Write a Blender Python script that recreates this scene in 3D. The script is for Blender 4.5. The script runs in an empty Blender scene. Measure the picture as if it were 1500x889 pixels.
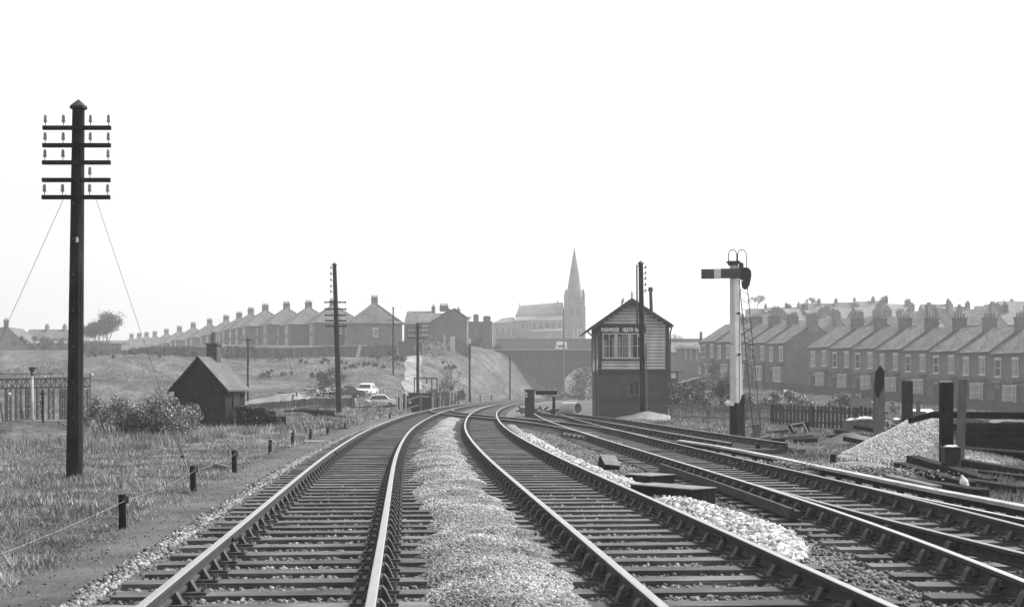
import bpy, math, random
import numpy as np
from mathutils import Vector, Matrix
random.seed(7); RNG = np.random.default_rng(11)
R = math.radians
SC = bpy.context.scene
COL = SC.collection

# ------------------------------------------------------------------ camera
F = 1950.0; HY = 570.0; CZ = 1.42
cam = bpy.data.cameras.new('camera'); cam.sensor_width = 36; cam.lens = 36 * F / 1500
cam.shift_y = (HY - 444.5) / 1500; cam.clip_start = 0.1; cam.clip_end = 5000
co = bpy.data.objects.new('camera', cam); COL.objects.link(co)
co.location = (0, 0, CZ); co.rotation_euler = (R(90), 0, 0)
SC.camera = co
def P(px, Y): return (px - 750) * Y / F                 # photo column -> x at distance Y
def H(py, Y): return CZ + (HY - py) * Y / F             # photo row -> height at distance Y
# ------------------------------------------------------------------ light
SUN_EL, SUN_AZ = 47, 62        # azimuth clockwise from +Y (the view direction)
w = bpy.data.worlds.new('World'); SC.world = w; w.use_nodes = True
nt = w.node_tree; nt.nodes.clear()
sk = nt.nodes.new('ShaderNodeTexSky'); sk.sky_type = 'NISHITA'; sk.sun_disc = False
sk.sun_elevation = R(SUN_EL); sk.sun_rotation = R(SUN_AZ); sk.dust_density = 4.0; sk.air_density = 1.6
sep = nt.nodes.new('ShaderNodeSeparateColor')
bg = nt.nodes.new('ShaderNodeBackground'); bg.inputs[1].default_value = 0.15
wo = nt.nodes.new('ShaderNodeOutputWorld')
nt.links.new(sk.outputs[0], sep.inputs[0])              # black and white film: brightest channel as grey
mx1 = nt.nodes.new('ShaderNodeMath'); mx1.operation = 'MAXIMUM'; nt.links.new(sep.outputs[0], mx1.inputs[0]); nt.links.new(sep.outputs[2], mx1.inputs[1])
nt.links.new(mx1.outputs[0], bg.inputs[0]); nt.links.new(bg.outputs[0], wo.inputs[0])
sl = bpy.data.lights.new('sun', 'SUN'); sl.energy = 2.7; sl.angle = R(1.2); sl.color = (1, 1, 1)
so = bpy.data.objects.new('sun', sl); COL.objects.link(so)
sd = Vector((math.sin(R(SUN_AZ)) * math.cos(R(SUN_EL)), math.cos(R(SUN_AZ)) * math.cos(R(SUN_EL)), math.sin(R(SUN_EL))))
so.rotation_euler = sd.to_track_quat('Z', 'Y').to_euler(); so.location = (60, 40, 80)
SC.view_settings.view_transform = 'Standard'; SC.view_settings.look = 'None'
SC.view_settings.exposure = 0.9; SC.view_settings.gamma = 1
SC.cycles.volume_bounces = 1; SC.cycles.max_bounces = 6

# ------------------------------------------------------------------ materials
def nmat(name):
    m = bpy.data.materials.new(name); m.use_nodes = True
    return m, m.node_tree, m.node_tree.nodes['Principled BSDF']
def ramp(t, fac, stops):
    r = t.nodes.new('ShaderNodeValToRGB'); e = r.color_ramp.elements
    while len(e) < len(stops): e.new(0.5)
    for q, (p, v) in zip(e, stops): q.position = p; q.color = (v, v, v, 1)
    t.links.new(fac, r.inputs[0]); return r.outputs[0]
def noise(t, vec, scale, detail=4, rough=0.6, stretch=None):
    n = t.nodes.new('ShaderNodeTexNoise'); n.inputs['Scale'].default_value = scale
    n.inputs['Detail'].default_value = detail; n.inputs['Roughness'].default_value = rough
    if stretch:
        mp = t.nodes.new('ShaderNodeMapping'); mp.inputs['Scale'].default_value = stretch
        t.links.new(vec, mp.inputs[0]); vec = mp.outputs[0]
    t.links.new(vec, n.inputs['Vector']); return n.outputs['Fac']
def mixv(t, a, b, fac, mode='MIX'):
    m = t.nodes.new('ShaderNodeMix'); m.data_type = 'RGBA'; m.blend_type = mode
    for i, v in ((6, a), (7, b)):
        if hasattr(v, 'links'): t.links.new(v, m.inputs[i])
        else: m.inputs[i].default_value = (v, v, v, 1)
    if hasattr(fac, 'links'): t.links.new(fac, m.inputs[0])
    else: m.inputs[0].default_value = fac
    return m.outputs[2]
def mat(name, lo, hi=None, scale=3.0, rough=0.85, bump=0.0, bscale=None, stretch=None, island=0.0, metal=0.0, big=0.0, bigscale=0.3, spec=0.25, wpos=False, objr=0.0, courses=0.0):
    """Grey procedural surface: noise between lo and hi, an optional second large-scale variation and bump."""
    m, t, b = nmat(name); hi = lo * 1.4 if hi is None else hi
    tc = t.nodes.new('ShaderNodeTexCoord').outputs['Object']
    if wpos: tc = t.nodes.new('ShaderNodeNewGeometry').outputs['Position']
    c = ramp(t, noise(t, tc, scale, 5, 0.65, stretch), [(0.3, lo), (0.7, hi)])
    if objr:
        oi = t.nodes.new('ShaderNodeObjectInfo'); c = mixv(t, c, ramp(t, oi.outputs['Random'], [(0, 1 - objr), (1, 1 + objr)]), 1.0, 'MULTIPLY')
    if courses:      # slate or tile courses with odd paler slates
        sx = t.nodes.new('ShaderNodeSeparateXYZ'); t.links.new(tc, sx.inputs[0]); ad = t.nodes.new('ShaderNodeMath'); ad.operation = 'ADD'; t.links.new(sx.outputs[0], ad.inputs[0]); t.links.new(sx.outputs[1], ad.inputs[1])
        cx = t.nodes.new('ShaderNodeCombineXYZ'); t.links.new(ad.outputs[0], cx.inputs[0]); t.links.new(sx.outputs[2], cx.inputs[1]); br = t.nodes.new('ShaderNodeTexBrick'); t.links.new(cx.outputs[0], br.inputs['Vector'])
        br.inputs['Color1'].default_value = (.72, .72, .72, 1); br.inputs['Color2'].default_value = (1.3, 1.3, 1.3, 1); br.inputs['Mortar'].default_value = (.45, .45, .45, 1); br.inputs['Scale'].default_value = 1
        br.inputs['Brick Width'].default_value = courses * 1.6; br.inputs['Row Height'].default_value = courses; br.inputs['Mortar Size'].default_value = courses * .09
        c = mixv(t, c, br.outputs[0], 1.0, 'MULTIPLY')
    if island:
        g = t.nodes.new('ShaderNodeNewGeometry')
        c = mixv(t, c, ramp(t, g.outputs['Random Per Island'], [(0, 1 - island), (1, 1 + island)]), 1.0, 'MULTIPLY')
    if big: c = mixv(t, c, ramp(t, noise(t, tc, bigscale, 3), [(0.35, 1 - big), (0.65, 1 + big)]), 1.0, 'MULTIPLY')
    t.links.new(c, b.inputs['Base Color']); b.inputs['Roughness'].default_value = rough
    b.inputs['Metallic'].default_value = metal; b.inputs['Specular IOR Level'].default_value = spec
    if bump:
        bn = t.nodes.new('ShaderNodeBump'); bn.inputs['Strength'].default_value = 0.9; bn.inputs['Distance'].default_value = bump
        t.links.new(noise(t, tc, bscale or scale * 4, 4, 0.7, stretch), bn.inputs['Height']); t.links.new(bn.outputs[0], b.inputs['Normal'])
    return m
def brickmat(name, a, b_, mortar, big=0.25, bw=0.23, bh=0.075):
    m, t, b = nmat(name); tc = t.nodes.new('ShaderNodeTexCoord').outputs['Object']
    sx = t.nodes.new('ShaderNodeSeparateXYZ'); t.links.new(tc, sx.inputs[0])
    ad = t.nodes.new('ShaderNodeMath'); ad.operation = 'ADD'; t.links.new(sx.outputs[0], ad.inputs[0]); t.links.new(sx.outputs[1], ad.inputs[1])
    cx = t.nodes.new('ShaderNodeCombineXYZ'); t.links.new(ad.outputs[0], cx.inputs[0]); t.links.new(sx.outputs[2], cx.inputs[1])
    br = t.nodes.new('ShaderNodeTexBrick'); t.links.new(cx.outputs[0], br.inputs['Vector'])
    br.inputs['Color1'].default_value = (a, a, a, 1); br.inputs['Color2'].default_value = (b_, b_, b_, 1); br.inputs['Mortar'].default_value = (mortar,) * 3 + (1,)
    br.inputs['Scale'].default_value = 1; br.inputs['Brick Width'].default_value = bw; br.inputs['Row Height'].default_value = bh; br.inputs['Mortar Size'].default_value = 0.008
    c = mixv(t, br.outputs[0], ramp(t, noise(t, tc, 0.9, 6, 0.7), [(0.3, 1 - big), (0.7, 1 + big)]), 1.0, 'MULTIPLY')
    oi = t.nodes.new('ShaderNodeObjectInfo'); c = mixv(t, c, ramp(t, oi.outputs['Random'], [(0, .8), (1, 1.22)]), 1.0, 'MULTIPLY')
    t.links.new(c, b.inputs['Base Color']); b.inputs['Roughness'].default_value = 0.9; b.inputs['Specular IOR Level'].default_value = 0.2
    return m
def glassmat(name, v=0.03):
    m, t, b = nmat(name); b.inputs['Base Color'].default_value = (v, v, v, 1); b.inputs['Roughness'].default_value = 0.12; b.inputs['Specular IOR Level'].default_value = 0.5
    return m
M = {}
M['sleeper'] = mat('sleeper_wood', 0.036, 0.115, 9, 0.8, 0.004, 40, (0.25, 3, 3), big=0.4, bigscale=1.3, wpos=True, objr=.3)
M['rust'] = mat('rusty_rail_side', 0.025, 0.055, 8, 0.9, 0.002)
M['chair'] = mat('rusty_iron', 0.035, 0.08, 10, 0.75, 0.003)
M['railtop'] = mat('worn_rail_head', 0.30, 0.38, 30, 0.42, metal=0.85, stretch=(1, 0.05, 1))
M['dulltop'] = mat('dull_rail_head', 0.16, 0.24, 20, 0.5, metal=0.6)
M['key'] = mat('oak_key', 0.05, 0.12, 10, 0.8)
M['tar'] = mat('creosoted_wood', 0.006, 0.03, 7, 0.9, 0.008, 22, (4, 4, 0.18), big=0.4, bigscale=2.0, spec=.08)
M['greywood'] = mat('weathered_wood', 0.07, 0.14, 6, 0.9, 0.004, 30, (3, 3, 0.3))
M['oldwood'] = mat('grey_board', 0.09, 0.2, 5, 0.85, 0.003, 30)
M['darkboard'] = mat('dark_board', 0.03, 0.06, 4, 0.85, 0.004, 20, (3, 3, 0.3), big=0.3)
M['fence'] = mat('fence_board', 0.045, 0.11, 2.0, 0.9, stretch=(4, 4, 0.3), island=0.3)
M['white'] = mat('white_paint', 0.42, 0.55, 2, 0.6, big=0.06, bigscale=1.5)
M['letter'] = mat('sign_white', 0.75, 0.85, 2, .5)
M['cream'] = mat('cream_paint', 0.34, 0.5, 2.2, 0.7, big=0.18, bigscale=1.2, stretch=(1, 1, .3))
M['black'] = mat('black_paint', 0.012, 0.025, 6, 0.5)
M['brown'] = mat('dark_trim_and_groove_shade', 0.035, 0.06, 6, 0.55)
M['red'] = mat('signal_red_paint', 0.045, 0.06, 6, 0.5)
M['iron'] = mat('painted_iron', 0.03, 0.06, 6, 0.55)
M['porcelain'] = mat('porcelain', 0.12, 0.2, 5, 0.3, spec=0.5)
M['wire'] = mat('wire_metal', 0.03, 0.05, 5, 0.5)
M['brightwire'] = mat('galvanised_wire', 0.25, 0.35, 5, 0.4)
M['slate'] = mat('slate_roof', 0.07, 0.125, 1.5, 0.75, big=0.35, bigscale=0.5, objr=.18, courses=.26)
M['tile'] = mat('tile_roof', 0.075, 0.12, 2, 0.8, big=0.3, bigscale=0.4, objr=.15, courses=.28)
M['felt'] = mat('felt_roof', 0.05, 0.10, 3, 0.75, big=0.2, bigscale=1.2)
M['brick'] = brickmat('house_brick', 0.085, 0.135, 0.16)
M['brickdark'] = brickmat('sooty_brick', 0.040, 0.066, 0.075, 0.3)
M['bridge'] = brickmat('bridge_brick', 0.05, 0.08, 0.10, 0.35)
M['render'] = mat('pebbledash', 0.16, 0.24, 3, 0.9)
M['leadroof'] = mat('lead_roof', 0.1, 0.16, 1, .7)
M['stone'] = mat('church_stone', 0.09, 0.17, 0.5, 0.9, 0.02, 3, big=0.15, bigscale=0.15)
M['coping'] = mat('stone_coping', 0.3, 0.42, 2, 0.85)
M['lintel'] = mat('pale_lintel', 0.4, 0.55, 3, 0.8)
M['pot'] = mat('chimney_pot', 0.10, 0.18, 5, 0.85)
M['glass'] = glassmat('dark_glass', 0.03)
M['curtain'] = mat('net_curtain_window', 0.04, 0.36, 1.1, 0.4, stretch=(3, 3, 0.4), spec=0.5)
M['pilestone'] = mat('washed_gravel', 0.3, 0.6, 30, 0.95, 0.03, 40, big=0.1)
M['chippale'] = mat('pale_chipping', 0.34, 0.52, 5, 0.85, island=0.4)
M['concrete'] = mat('weathered_concrete', 0.22, 0.36, 5, 0.9, 0.004, 30, big=0.15, bigscale=1)
M['cloth'] = mat('white_sheeting', 0.6, 0.8, 6, 0.8)
M['leaf'] = mat('shrub_leaf', 0.10, 0.19, 4, 0.5, island=0.6, spec=0.5)
M['leafdark'] = mat('dark_leaf', 0.04, 0.075, 4, 0.7, island=0.5)
M['bark'] = mat('bark', 0.05, 0.09, 6, 0.9)
M['blade'] = mat('grass_blade', 0.12, 0.32, 1.3, 0.8, island=0.5, big=0.5, bigscale=0.55, spec=.1)
M['chip'] = mat('granite_chipping', 0.13, 0.26, 5, 0.85, island=0.6, big=0.38, bigscale=0.9)
M['chipdark'] = mat('sooty_ballast_stone', 0.09, 0.17, 5, 0.85, island=0.6, big=0.3, bigscale=0.8)
M['chipwhite'] = mat('limestone_lump', 0.22, 0.42, 8, 0.85, island=0.55)
M['ballast'] = mat('dirty_ballast', 0.05, 0.14, 26, 0.95, 0.03, 30, big=0.3, bigscale=0.7)
M['mound'] = mat('chipping_bed', 0.09, 0.30, 46, 0.95, 0.03, 50, big=0.35, bigscale=0.9)
M['whitebed'] = mat('limestone_bed', 0.06, 0.28, 24, 0.95, 0.04, 24)
M['cess'] = mat('cinder_path', 0.035, 0.115, 34, 0.95, 0.02, 60, big=0.35, bigscale=0.9)
M['coal'] = mat('coal_black', 0.01, 0.025, 8, 0.8, island=0.3)
M['carpaint'] = mat('pale_car_paint', 0.55, 0.65, 2, 0.3, spec=0.5)
M['cardark'] = mat('dark_car_paint', 0.05, 0.07, 2, 0.3, spec=0.5)
M['tyre'] = mat('tyre_rubber', 0.015, 0.02, 8, 0.9)

def ground_material():
    m, t, b = nmat('rough_grass'); tc = t.nodes.new('ShaderNodeTexCoord').outputs['Object']
    fine = ramp(t, noise(t, tc, 3.5, 8, 0.75), [(0.3, 0.04), (0.72, 0.145)])
    mid = ramp(t, noise(t, tc, 0.22, 5, 0.7), [(0.33, 0.5), (0.5, 0.95), (0.68, 1.5)])
    c = mixv(t, fine, mid, 1.0, 'MULTIPLY')
    streak = ramp(t, noise(t, tc, 0.12, 5, 0.7, (1.0, 1.0, 7.0)), [(0.36, 0.72), (0.64, 1.28)])
    c = mixv(t, c, streak, 1.0, 'MULTIPLY')
    bare = ramp(t, noise(t, tc, 0.09, 8, 0.8), [(0.54, 0.0), (0.64, 0.6)])
    c = mixv(t, c, 0.2, bare)
    scrub = ramp(t, noise(t, tc, 0.16, 8, 0.8, (1, 1.6, 1)), [(0.38, 0.75), (0.52, 0.0)]); c = mixv(t, c, 0.045, scrub)
    t.links.new(c, b.inputs['Base Color']); b.inputs['Roughness'].default_value = 0.95; b.inputs['Specular IOR Level'].default_value = 0.1
    bn = t.nodes.new('ShaderNodeBump'); bn.inputs['Strength'].default_value = 0.8; bn.inputs['Distance'].default_value = 0.25
    t.links.new(noise(t, tc, 1.6, 8, 0.75), bn.inputs['Height']); t.links.new(bn.outputs[0], b.inputs['Normal'])
    return m
M['ground'] = ground_material()

# ------------------------------------------------------------------ helpers
def tag(o, label=None, cat=None, group=None, kind=None):
    if label: o['label'] = label
    if cat: o['category'] = cat
    if group: o['group'] = group
    if kind: o['kind'] = kind
    return o
def empty(name, loc=(0, 0, 0), rz=0.0, label=None, cat=None, group=None):
    o = bpy.data.objects.new(name, None); COL.objects.link(o); o.location = loc; o.rotation_euler = (0, 0, rz)
    o.empty_display_size = 0.3
    return tag(o, label, cat, group)
KIDS = {}
def link(name, me, parent=None):
    o = bpy.data.objects.new(name, me); COL.objects.link(o)
    if parent is not None:
        o.parent = parent; KIDS.setdefault(parent, []).append(o)
    return o
def copy_tree(o, parent=None):
    c = o.copy(); COL.objects.link(c)
    if parent is not None:
        c.parent = parent; KIDS.setdefault(parent, []).append(c)
    for k in list(KIDS.get(o, [])): copy_tree(k, c)
    return c
class MB:
    def __init__(s): s.v = []; s.f = []; s.m = []
    def add(s, vs, fs, mi=0):
        n = len(s.v); s.v += [tuple(v) for v in vs]; s.f += [tuple(i + n for i in f) for f in fs]; s.m += [mi] * len(fs); return s
    def box(s, x0, x1, y0, y1, z0, z1, mi=0):
        return s.add([(x0, y0, z0), (x1, y0, z0), (x1, y1, z0), (x0, y1, z0), (x0, y0, z1), (x1, y0, z1), (x1, y1, z1), (x0, y1, z1)],
                     [(0, 3, 2, 1), (4, 5, 6, 7), (0, 1, 5, 4), (1, 2, 6, 5), (2, 3, 7, 6), (3, 0, 4, 7)], mi)
    def obox(s, p, q, wd, ht, mi=0, up=Vector((0, 0, 1)), w2=None, h2=None):
        """bar of section wd x ht from p to q"""
        p = Vector(p); q = Vector(q); d = (q - p).normalized()
        if abs(d.dot(up)) > 0.99: up = Vector((0, 1, 0))
        x = d.cross(up).normalized(); u = x.cross(d); vs = []
        for c, a, b in ((p, wd, ht), (q, w2 or wd, h2 or ht)):
            for sx, sz in ((-1, -1), (1, -1), (1, 1), (-1, 1)): vs.append(c + x * sx * a / 2 + u * sz * b / 2)
        return s.add(vs, [(0, 1, 2, 3), (7, 6, 5, 4), (0, 4, 5, 1), (1, 5, 6, 2), (2, 6, 7, 3), (3, 7, 4, 0)], mi)
    def cyl(s, p, q, r0, r1=None, n=10, mi=0, caps=True):
        p = Vector(p); q = Vector(q); r1 = r0 if r1 is None else r1; d = (q - p).normalized()
        a = d.orthogonal().normalized(); b = d.cross(a); vs = []
        for c, r in ((p, r0), (q, r1)):
            for i in range(n):
                t = 2 * math.pi * i / n; vs.append(c + (a * math.cos(t) + b * math.sin(t)) * r)
        fs = [(i, (i + 1) % n, n + (i + 1) % n, n + i) for i in range(n)]
        if caps: fs += [tuple(range(n))[::-1], tuple(range(n, 2 * n))]
        return s.add(vs, fs, mi)
    def tube(s, pts, r, n=6, mi=0):
        for a, b in zip(pts[:-1], pts[1:]): s.cyl(a, b, r, r, n, mi)
        return s
    def lathe(s, c, prof, n=12, mi=0):
        vs = []; k = len(prof)
        for r, z in prof:
            for i in range(n):
                t = 2 * math.pi * i / n; vs.append((c[0] + r * math.cos(t), c[1] + r * math.sin(t), c[2] + z))
        fs = [(j * n + i, j * n + (i + 1) % n, (j + 1) * n + (i + 1) % n, (j + 1) * n + i) for j in range(k - 1) for i in range(n)]
        fs += [tuple(range(n))[::-1], tuple(range((k - 1) * n, k * n))]
        return s.add(vs, fs, mi)
    def prism(s, poly, y0, y1, mi=0, axis='y'):
        """poly in (x,z) extruded along y (or (y,z) along x)"""
        n = len(poly); g = (lambda a, b, t: (a, t, b)) if axis == 'y' else ((lambda a, b, t: (t, a, b)) if axis == 'x' else (lambda a, b, t: (a, b, t)))
        vs = [g(a, b, y0) for a, b in poly] + [g(a, b, y1) for a, b in poly]
        fs = [(i, (i + 1) % n, n + (i + 1) % n, n + i) for i in range(n)] + [tuple(range(n))[::-1], tuple(range(n, 2 * n))]
        return s.add(vs, fs, mi)
    def mesh(s, name, mats, smooth=False):
        me = bpy.data.meshes.new(name); me.from_pydata(s.v, [], s.f)
        for m in (mats if isinstance(mats, (list, tuple)) else [mats]): me.materials.append(m)
        me.polygons.foreach_set('material_index', s.m)
        if smooth: me.polygons.foreach_set('use_smooth', [True] * len(s.f))
        me.validate(); me.update(); return me
    def build(s, name, mats, parent=None, smooth=False): return link(name, s.mesh(name, mats, smooth), parent)
def bevel(o, wd=0.01, seg=1):
    b = o.modifiers.new('edge', 'BEVEL'); b.width = wd; b.segments = seg; b.limit_method = 'ANGLE'; return o
def npmesh(name, V, Fc, mats, mi=None, smooth=False):
    """V (n,3), Fc (m,k) constant face size"""
    me = bpy.data.meshes.new(name); V = np.ascontiguousarray(V, np.float32); Fc = np.ascontiguousarray(Fc, np.int32); m, k = Fc.shape
    me.vertices.add(len(V)); me.vertices.foreach_set('co', V.ravel())
    me.loops.add(m * k); me.loops.foreach_set('vertex_index', Fc.ravel())
    me.polygons.add(m); me.polygons.foreach_set('loop_start', np.arange(0, m * k, k, dtype=np.int32))
    for q in (mats if isinstance(mats, (list, tuple)) else [mats]): me.materials.append(q)
    if mi is not None: me.polygons.foreach_set('material_index', np.asarray(mi, np.int32))
    if smooth: me.polygons.foreach_set('use_smooth', np.ones(m, bool))
    me.update(calc_edges=True); return me
def S(t): t = np.clip(t, 0, 1); return t * t * (3 - 2 * t)
LAT = np.random.default_rng(5).uniform(-1, 1, (64, 64))
def _vn(x, y):
    xi = np.floor(x).astype(int); yi = np.floor(y).astype(int); fx = x - xi; fy = y - yi; fx = fx * fx * (3 - 2 * fx); fy = fy * fy * (3 - 2 * fy)
    a = LAT[xi % 64, yi % 64]; b = LAT[(xi + 1) % 64, yi % 64]; c = LAT[xi % 64, (yi + 1) % 64]; d = LAT[(xi + 1) % 64, (yi + 1) % 64]
    return (a * (1 - fx) + b * fx) * (1 - fy) + (c * (1 - fx) + d * fx) * fy
def lump(x, y, s, seed=0):
    """smooth value noise, two octaves, about -1..1, feature size about s"""
    x = np.asarray(x, float) / s + seed * 17.3; y = np.asarray(y, float) / s + seed * 9.1
    return (_vn(x, y) + .5 * _vn(x * 2.1 + 7.7, y * 2.1 + 3.1)) * .9
def stones(pts, size, jit=0.35):
    pts = np.asarray(pts, float); n = len(pts)
    base = np.array([(-1, -1, -1), (1, -1, -1), (1, 1, -1), (-1, 1, -1), (-1, -1, 1), (1, -1, 1), (1, 1, 1), (-1, 1, 1)], float) * .5
    fc = np.array([(0, 3, 2, 1), (4, 5, 6, 7), (0, 1, 5, 4), (1, 2, 6, 5), (2, 3, 7, 6), (3, 0, 4, 7)])
    v = base[None] * (1 + RNG.uniform(-jit, jit, (n, 8, 3))) * np.stack([RNG.uniform(.7, 1.2, n), RNG.uniform(.7, 1.2, n), RNG.uniform(.5, .9, n)], 1)[:, None, :]
    q = RNG.normal(size=(n, 4)); q /= np.linalg.norm(q, axis=1)[:, None]; a, b, c, d = q.T
    Rm = np.stack([1 - 2 * (c * c + d * d), 2 * (b * c - a * d), 2 * (b * d + a * c), 2 * (b * c + a * d), 1 - 2 * (b * b + d * d), 2 * (c * d - a * b), 2 * (b * d - a * c), 2 * (c * d + a * b), 1 - 2 * (b * b + c * c)], 1).reshape(n, 3, 3)
    v = np.einsum('nij,nkj->nki', Rm, v) * (np.asarray(size) * np.ones(n))[:, None, None] + pts[:, None, :]
    return v.reshape(-1, 3), (fc[None] + 8 * np.arange(n)[:, None, None]).reshape(-1, 4)
def blades(pts, h, wd=0.012, lean=0.5):
    pts = np.asarray(pts, float); n = len(pts); h = np.asarray(h) * np.ones(n); a = RNG.uniform(0, 2 * np.pi, n)
    dx = np.stack([np.cos(a), np.sin(a), 0 * a], 1) * (np.asarray(wd) * np.ones(n))[:, None]
    b = RNG.uniform(0, 2 * np.pi, n); l = RNG.uniform(0.1, lean, n) * h
    tip = pts + np.stack([np.cos(b) * l, np.sin(b) * l, h * RNG.uniform(.6, 1, n)], 1)
    return np.stack([pts - dx, pts + dx, tip], 1).reshape(-1, 3), np.arange(3 * n).reshape(n, 3)
def leaves(pts, size):
    pts = np.asarray(pts, float); n = len(pts); s = np.asarray(size) * np.ones(n)
    u = RNG.normal(size=(n, 3)); u /= np.linalg.norm(u, axis=1)[:, None]; t = RNG.normal(size=(n, 3)); v = np.cross(u, t); v /= np.linalg.norm(v, axis=1)[:, None]
    u = u * s[:, None]; v = v * s[:, None] * .6
    return np.stack([pts - u, pts + v, pts + u, pts - v], 1).reshape(-1, 3), np.arange(4 * n).reshape(n, 4)

# ------------------------------------------------------------------ track alignment
def spl(ks):
    xs = np.array([k[0] for k in ks], float); ys = np.array([k[1] for k in ks], float); n = len(xs); h = np.diff(xs)
    A = np.zeros((n, n)); r = np.zeros(n); A[0, 0] = A[-1, -1] = 1
    for i in range(1, n - 1):
        A[i, i - 1] = h[i - 1]; A[i, i] = 2 * (h[i - 1] + h[i]); A[i, i + 1] = h[i]; r[i] = 6 * ((ys[i + 1] - ys[i]) / h[i] - (ys[i] - ys[i - 1]) / h[i - 1])
    m = np.linalg.solve(A, r)
    def f(x):
        x = np.asarray(x, float); xc = np.clip(x, xs[0], xs[-1]); i = np.clip(np.searchsorted(xs, xc) - 1, 0, n - 2); hh = h[i]; a = (xs[i + 1] - xc) / hh; b = (xc - xs[i]) / hh
        y = a * ys[i] + b * ys[i + 1] + ((a ** 3 - a) * m[i] + (b ** 3 - b) * m[i + 1]) * hh * hh / 6
        s1 = (ys[-1] - ys[-2]) / h[-1] + h[-1] * (m[-2] + 2 * m[-1]) / 6
        return y + np.where(x > xs[-1], (x - xs[-1]) * s1, 0)
    return f
A2 = spl([(-6, 0.2), (8.7, -.93), (15.5, -1.47), (27.6, -2.42), (35.2, -2.93), (46, -3.52), (62.6, -4.08), (85, -4.37), (105, -4.1), (125, -3.4), (145, -2.35), (166, -.7), (190, 2.0), (215, 6.0), (243, 12.0), (270, 19.5), (300, 30)])
G = 1.505
cA = lambda y: A2(y) - G / 2
cB = lambda y: A2(y) + 1.93 + G / 2
C1 = spl([(-6, 3.2), (4, 3.6), (12, 3.84), (18.5, 3.69), (25.8, 3.3), (31, 3.01), (37.6, 2.64), (47, 2.18), (58, 1.72), (68, 1.45), (80, 1.28), (90, 1.3)])
cC = lambda y: C1(y) + G / 2
cE = spl([(36, 3.5), (44, 3.12), (52, 2.35), (60, 1.1), (68, -.75), (76, -2.75), (84, -4.2), (94, -4.95), (104, -4.87)])     # crossover from C over B into A
cD = spl([(30, 7.1), (36, 6.55), (46, 5.75), (56, 5.05), (64, 4.4), (74, 3.3), (84, 2.35)])
def tangent(f, y):
    dx = (float(f(y + .2)) - float(f(y - .2))) / .4; l = math.hypot(dx, 1); return dx / l, 1 / l

# ------------------------------------------------------------------ terrain
def Gz(x, y):
    x = np.asarray(x, float); y = np.asarray(y, float)
    z = -.33 + 0 * x + .05 * lump(x, y, 2.3) * S((np.abs(x + 0) - 5) / 4) + .03 * lump(x, y, .7, 2) * S((np.abs(x) - 5) / 3)
    xl = A2(y) - G
    z = z - 2.3 * S((y - 40) / 22) * S((-16.5 - x - .02 * (y - 60)) / 7)                     # yard floor lower on the left
    z = z + .75 * S((y - 95) / 30) * S((-9 - x) / 5) * S((x + 30) / 8)                       # scrap yard bank
    # left hill with fence along its brow
    top = 6.4 + 2.9 * S((y - 213) / 30) + .5 * lump(x, y, 19, 1)
    top = top - 3.4 * S((-52 - x) / 36) - 2.5 * S((-80 - x) / 30)
    hl = S((y - 126 - .10 * (x + 30)) / 84) * S((xl - x - 4.0) / 13)
    z = z * (1 - hl) + top * hl + hl * (1 - hl) * 4 * (.35 * lump(x, y, 5, 3) + .55 * lump(x + y * .6, y, 13, 5) + .12 * lump(x, y, 1.7, 8))
    z = z + 2.6 * np.exp(-((x + 54) / 13) ** 2 - ((y - 168) / 20) ** 2)
    # right hand ground
    q = (x - 50) * .953 + (y - 130) * .304; t = (x - 50) * -.304 + (y - 130) * .953
    zr = -.75 + .0465 * np.clip(t, -10, 130) + .085 * np.clip(q - 8, 0, 190)
    wr = S((q + 34) / 26) * S((y - 60) / 40)
    sdt = S((x - (A2(y) + 2) - 8) / 13); wr = wr * sdt
    z = z * (1 - wr) + zr * wr
    z = z + 1.6 * S((y - 100) / 30) * S((x - 9) / 8) * (1 - wr) * sdt
    # high ground beyond the bridge, with the cutting that carries the railway on
    xc = (A2(y) + 1.0); far = S((y - 244) / 12) * (1 - np.clip(wr, 0, 1) * S((x - 25) / 20))
    cut = 1 - S((np.abs(x - xc - 1) - 4.5) / 13) * 1.0
    hi = 8.9 + 7 * S((y - 300) / 190)
    zz = hi * (1 - cut) + (-.4) * cut
    zz = np.where(y > 330, hi, zz)
    z = z * (1 - far) + zz * far
    return z
def gz(x, y): return float(Gz(x, y))
def axis(parts):
    o = []
    for a, b, s in parts: o += list(np.arange(a, b, s))
    return np.array(o + [parts[-1][1]])
gx = axis([(-1300, -300, 100), (-300, -110, 12), (-110, -30, 1.6), (-30, -10, .5), (-10, 10, .5), (10, 30, .8), (30, 110, 2.5), (110, 300, 12), (300, 1300, 100)])
gy = axis([(-30, 6, 3), (6, 60, .5), (60, 130, 1.0), (130, 270, 1.6), (270, 500, 6), (500, 900, 30), (900, 1300, 100)])
XX, YY = np.meshgrid(gx, gy); ZZ = Gz(XX, YY); nx, ny = len(gx), len(gy)
idx = np.arange(nx * ny).reshape(ny, nx)
fc = np.stack([idx[:-1, :-1], idx[:-1, 1:], idx[1:, 1:], idx[1:, :-1]], -1).reshape(-1, 4)
tag(link('ground', npmesh('ground', np.stack([XX, YY, ZZ], -1).reshape(-1, 3), fc, M['ground'], smooth=True)), kind='structure')

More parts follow.
